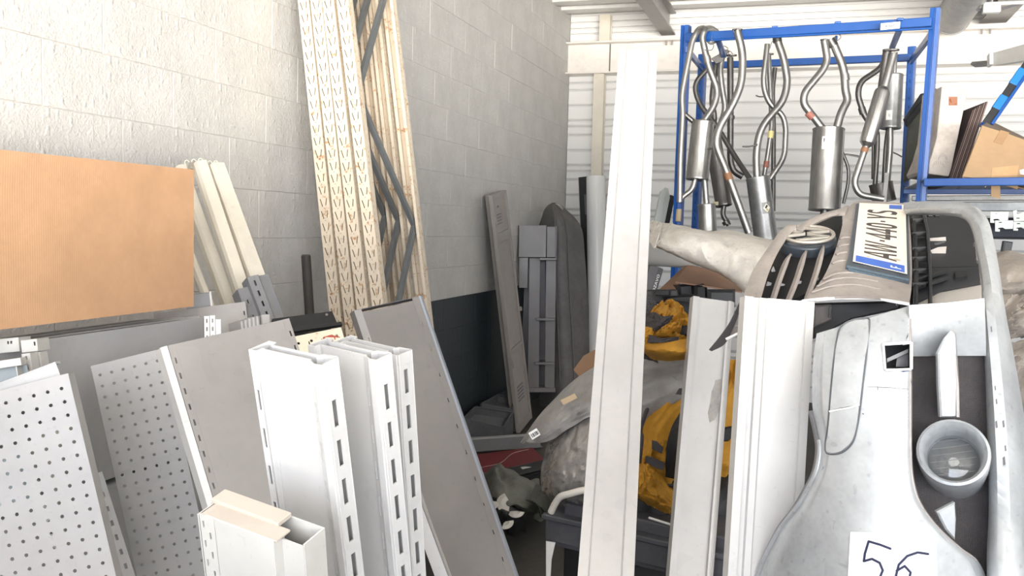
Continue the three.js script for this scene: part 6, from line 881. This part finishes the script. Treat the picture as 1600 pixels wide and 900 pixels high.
  { // plane of the emblem
    const c = B(1262, 366, .012), f = frame(c, B(1262, 350, .012), B(1304, 362, .012)); const Rm = .0555; const e = (q) => q.applyMatrix4(f); // local x right, y away, z up out of the plane
    PW(g, 'emblem_bowl', ni(new THREE.LatheGeometry([[.0, -.01], [Rm + .006, -.008], [Rm + .008, -.016], [Rm + .004, -.05], [Rm - .004, -.09], [0, -.09]].map((p) => new THREE.Vector2(p[0], p[1])), 40).rotateX(Math.PI / 2)).applyMatrix4(f), M(0x353b42, { roughness: .35 }));
    const em = PW(g, 'emblem', e(ni(new THREE.TorusGeometry(Rm, .0042, 10, 48))), M(0xb7b0a6, { metalness: .7, roughness: .4 }));
    const seg = (a, b, w = .011) => { const A = V(a[0] * Rm, a[1] * Rm, .001), D = V(b[0] * Rm, b[1] * Rm, .001); return bar(A, D, w, .006, V(-(D.y - A.y), D.x - A.x, 0)); };
    const rot = ([x, y]) => [-y, x];   // the emblem's own up points to the grille side
    const vw = [[[-.34, .88], [0, .12]], [[.34, .88], [0, .12]], [[-.84, .44], [-.4, -.82]], [[-.4, -.82], [-.02, .0]], [[.02, 0], [.4, -.82]], [[.4, -.82], [.84, .44]]];
    for (const [a, b] of vw) PW(em, 'emblem_stroke', seg(rot(a), rot(b)).applyMatrix4(f), M(0xb7b0a6, { metalness: .7, roughness: .4 })); }
  for (const a of [[[1236, 396], [1230, 405], [1218, 436], [1205, 476]], [[1260, 391], [1256, 400], [1244, 438], [1229, 476]], [[1287, 383], [1284, 394], [1274, 430], [1261, 466]]]) { const s = so(a, 14); PW(g, 'grille_slat', loft(s.map(([x, y], i) => { const w = i ? 1.2 + Math.min(3.6, i * .6) : .5; return [B(x - w, y, -.02), B(x, y, .004), B(x + w, y, -.006), B(x + w * 1.1, y, -.04)]; }), .004), dusty); }
  for (const q of [[[1200, 440], [1206, 442], [1198, 470], [1190, 470]], [[1217, 441], [1227, 444], [1218, 463], [1211, 462]], [[1243, 438], [1253, 439], [1248, 459], [1238, 458]], [[1272, 434], [1280, 434], [1276, 450], [1268, 453]], [[1209, 416], [1212, 424], [1213, 429], [1206, 429], [1206, 422]]]) cut(g, 'grille_clip', ZB(q[0][0], q[0][1]) + .05, q, .006, mat.greyPaint, .001);
  // near corner of this section, with ridges and a rubber strip, showing between the white boards
  const ZT = 1.95; PW(g, 'corner_tip', loft(net([[[1165, 458, ZT], [1190, 466, ZT - .03]], [[1155, 490, ZT + .0], [1190, 492, ZT - .03]], [[1136, 528, ZT + .02], [1170, 512, ZT]]].map(A3), 14, 8), .006), dusty); for (let i = 0; i < 4; i++) PW(g, 'skin_ridge', tube(A3([[1160 - i * 4, 480 + i * 10, ZT - .006], [1172, 484 + i * 8, ZT - .012]]), .002, 8, 5), dusty);
  PW(g, 'white_edge', bar(at(1134, 530, ZT - .005), at(1172, 512, ZT - .015), .005, .004, V(0, 1, 0)), mat.white);
  PW(g, 'rubber_strip', loft(net([[[1159, 466, ZT - .01], [1163, 468, ZT - .01]], [[1140, 505, ZT], [1147, 509, ZT]], [[1122, 530, ZT + .01], [1132, 538, ZT + .01]], [[1108, 547, ZT + .015], [1112, 549, ZT + .015]]].map(A3), 18, 4), .005), M(0x3a3638, { roughness: .7 }));
}
// ---------- black lower grille lying in the opening ----------
{
  const inv = (y) => 1 / (1 / 1.84 + (470 - y) / 150 * (1 / 2.4 - 1 / 1.84)); const B = (x, y, e = 0) => at(x, y, inv(y) - e);
  const g = T('black_grille', 'black plastic lower grille with louvred bars and a torn sticker, inside the opening of the silver bumper', 'grille', at(1480, 476, 1.84)); g.userData.label = 'black plastic lower grille with a torn sticker, framed by the opening of the silver bumper';
  const m = mat.blackPlastic;
  PW(g, 'back_panel', loft([[B(1405, 322, -.03), B(1470, 330, -.03), B(1516, 336, -.03)], [B(1408, 372, -.03), B(1478, 376, -.03), B(1530, 378, -.03)], [B(1408, 418, -.03), B(1480, 417, -.03), B(1533, 416, -.03)]], .008), m);
  PW(g, 'louvred_panel', loft([[B(1408, 419, -.015), B(1480, 418, -.015), B(1534, 417, -.015)], [B(1408, 442, -.02), B(1480, 438, -.02), B(1538, 432, -.02)], [B(1406, 484, -.04), B(1470, 455, -.04), B(1540, 442, -.04)]], .006), m);
  for (const [a, b] of [[[1428, 440], [1478, 424]], [[1430, 450], [1480, 434]]]) PW(g, 'louvre', bar(B(...a, -.005), B(...b, -.005), .008, .01, V(0, 1, 0)), mat.black);
  PW(g, 'square_boss', loft([[B(1492, 424, -.005), B(1510, 422, -.005)], [B(1493, 434, -.005), B(1511, 431, -.005)]], .008), mat.black);
  const bar2 = (a, b, w, e, nm) => PW(g, nm, loft(a.map((p, i) => [B(p[0], p[1], e - .02), B(p[0] + w * .3, p[1], e), B(p[0] + w * .8, p[1], e), B(p[0] + w, p[1], e - .03)]), .006), m);
  bar2([[1438, 328], [1445, 360], [1448, 400], [1450, 440], [1450, 480]], 0, 7, .02, 'upright_bar'); bar2([[1424, 329], [1428, 370], [1430, 420], [1429, 478]], 0, 3, .012, 'upright_bar');
  for (const y of [345, 366, 390, 405, 424, 446]) PW(g, 'cross_bar', bar(B(1424, y, 0), B(1446, y - 1, 0), .012, .01, V(0, 1, 0)), mat.black);
  PW(g, 'pale_backing', loft([[B(1427, 478, -.06), B(1470, 456, -.05), B(1538, 444, -.05)], [B(1427, 480, -.05), B(1470, 478, -.03), B(1538, 470, -.03)]], .004), M(0xb3ada6, { roughness: .7 }));
  for (const q of [[[1453, 372], [1478, 370], [1479, 384], [1466, 383], [1455, 388]], [[1454, 391], [1466, 386], [1479, 385], [1478, 396], [1468, 402], [1456, 396]]]) cut(g, 'torn_sticker', inv(q[0][1]) + .012, q, .0015, M(0xa9a29b, { roughness: .7, map: tDust }), .0003); cut(g, 'sticker_print', inv(378) + .01, [[1459, 380], [1477, 376], [1477, 379], [1462, 384]], .0015, mat.black, .0003);
}
{ const g = T('dark_lining', 'dark ribbed plastic lining under the grey grille section, in front of the silver skin', 'lining', at(1330, 510, 1.9)); cut(g, 'lining_sheet', 1.86, [[1268, 474], [1420, 470], [1420, 480], [1330, 500], [1272, 530]], .03, M(0x2c2d30, { roughness: .6, map: tDust }), .004); cut(g, 'grey_bracket', 1.83, [[1272, 478], [1300, 476], [1300, 500], [1272, 512]], .02, M(0x6b6664, { roughness: .7, map: tDust }), .003); PW(g, 'wire_clip', bar(at(1298, 478, 1.82), at(1296, 496, 1.82), .005, .005, V(1, 0, 0)), mat.black); }
scene.traverse((o) => { if (o.isMesh) { o.castShadow = true; o.receiveShadow = true; } });
renderer.render(scene, camera);
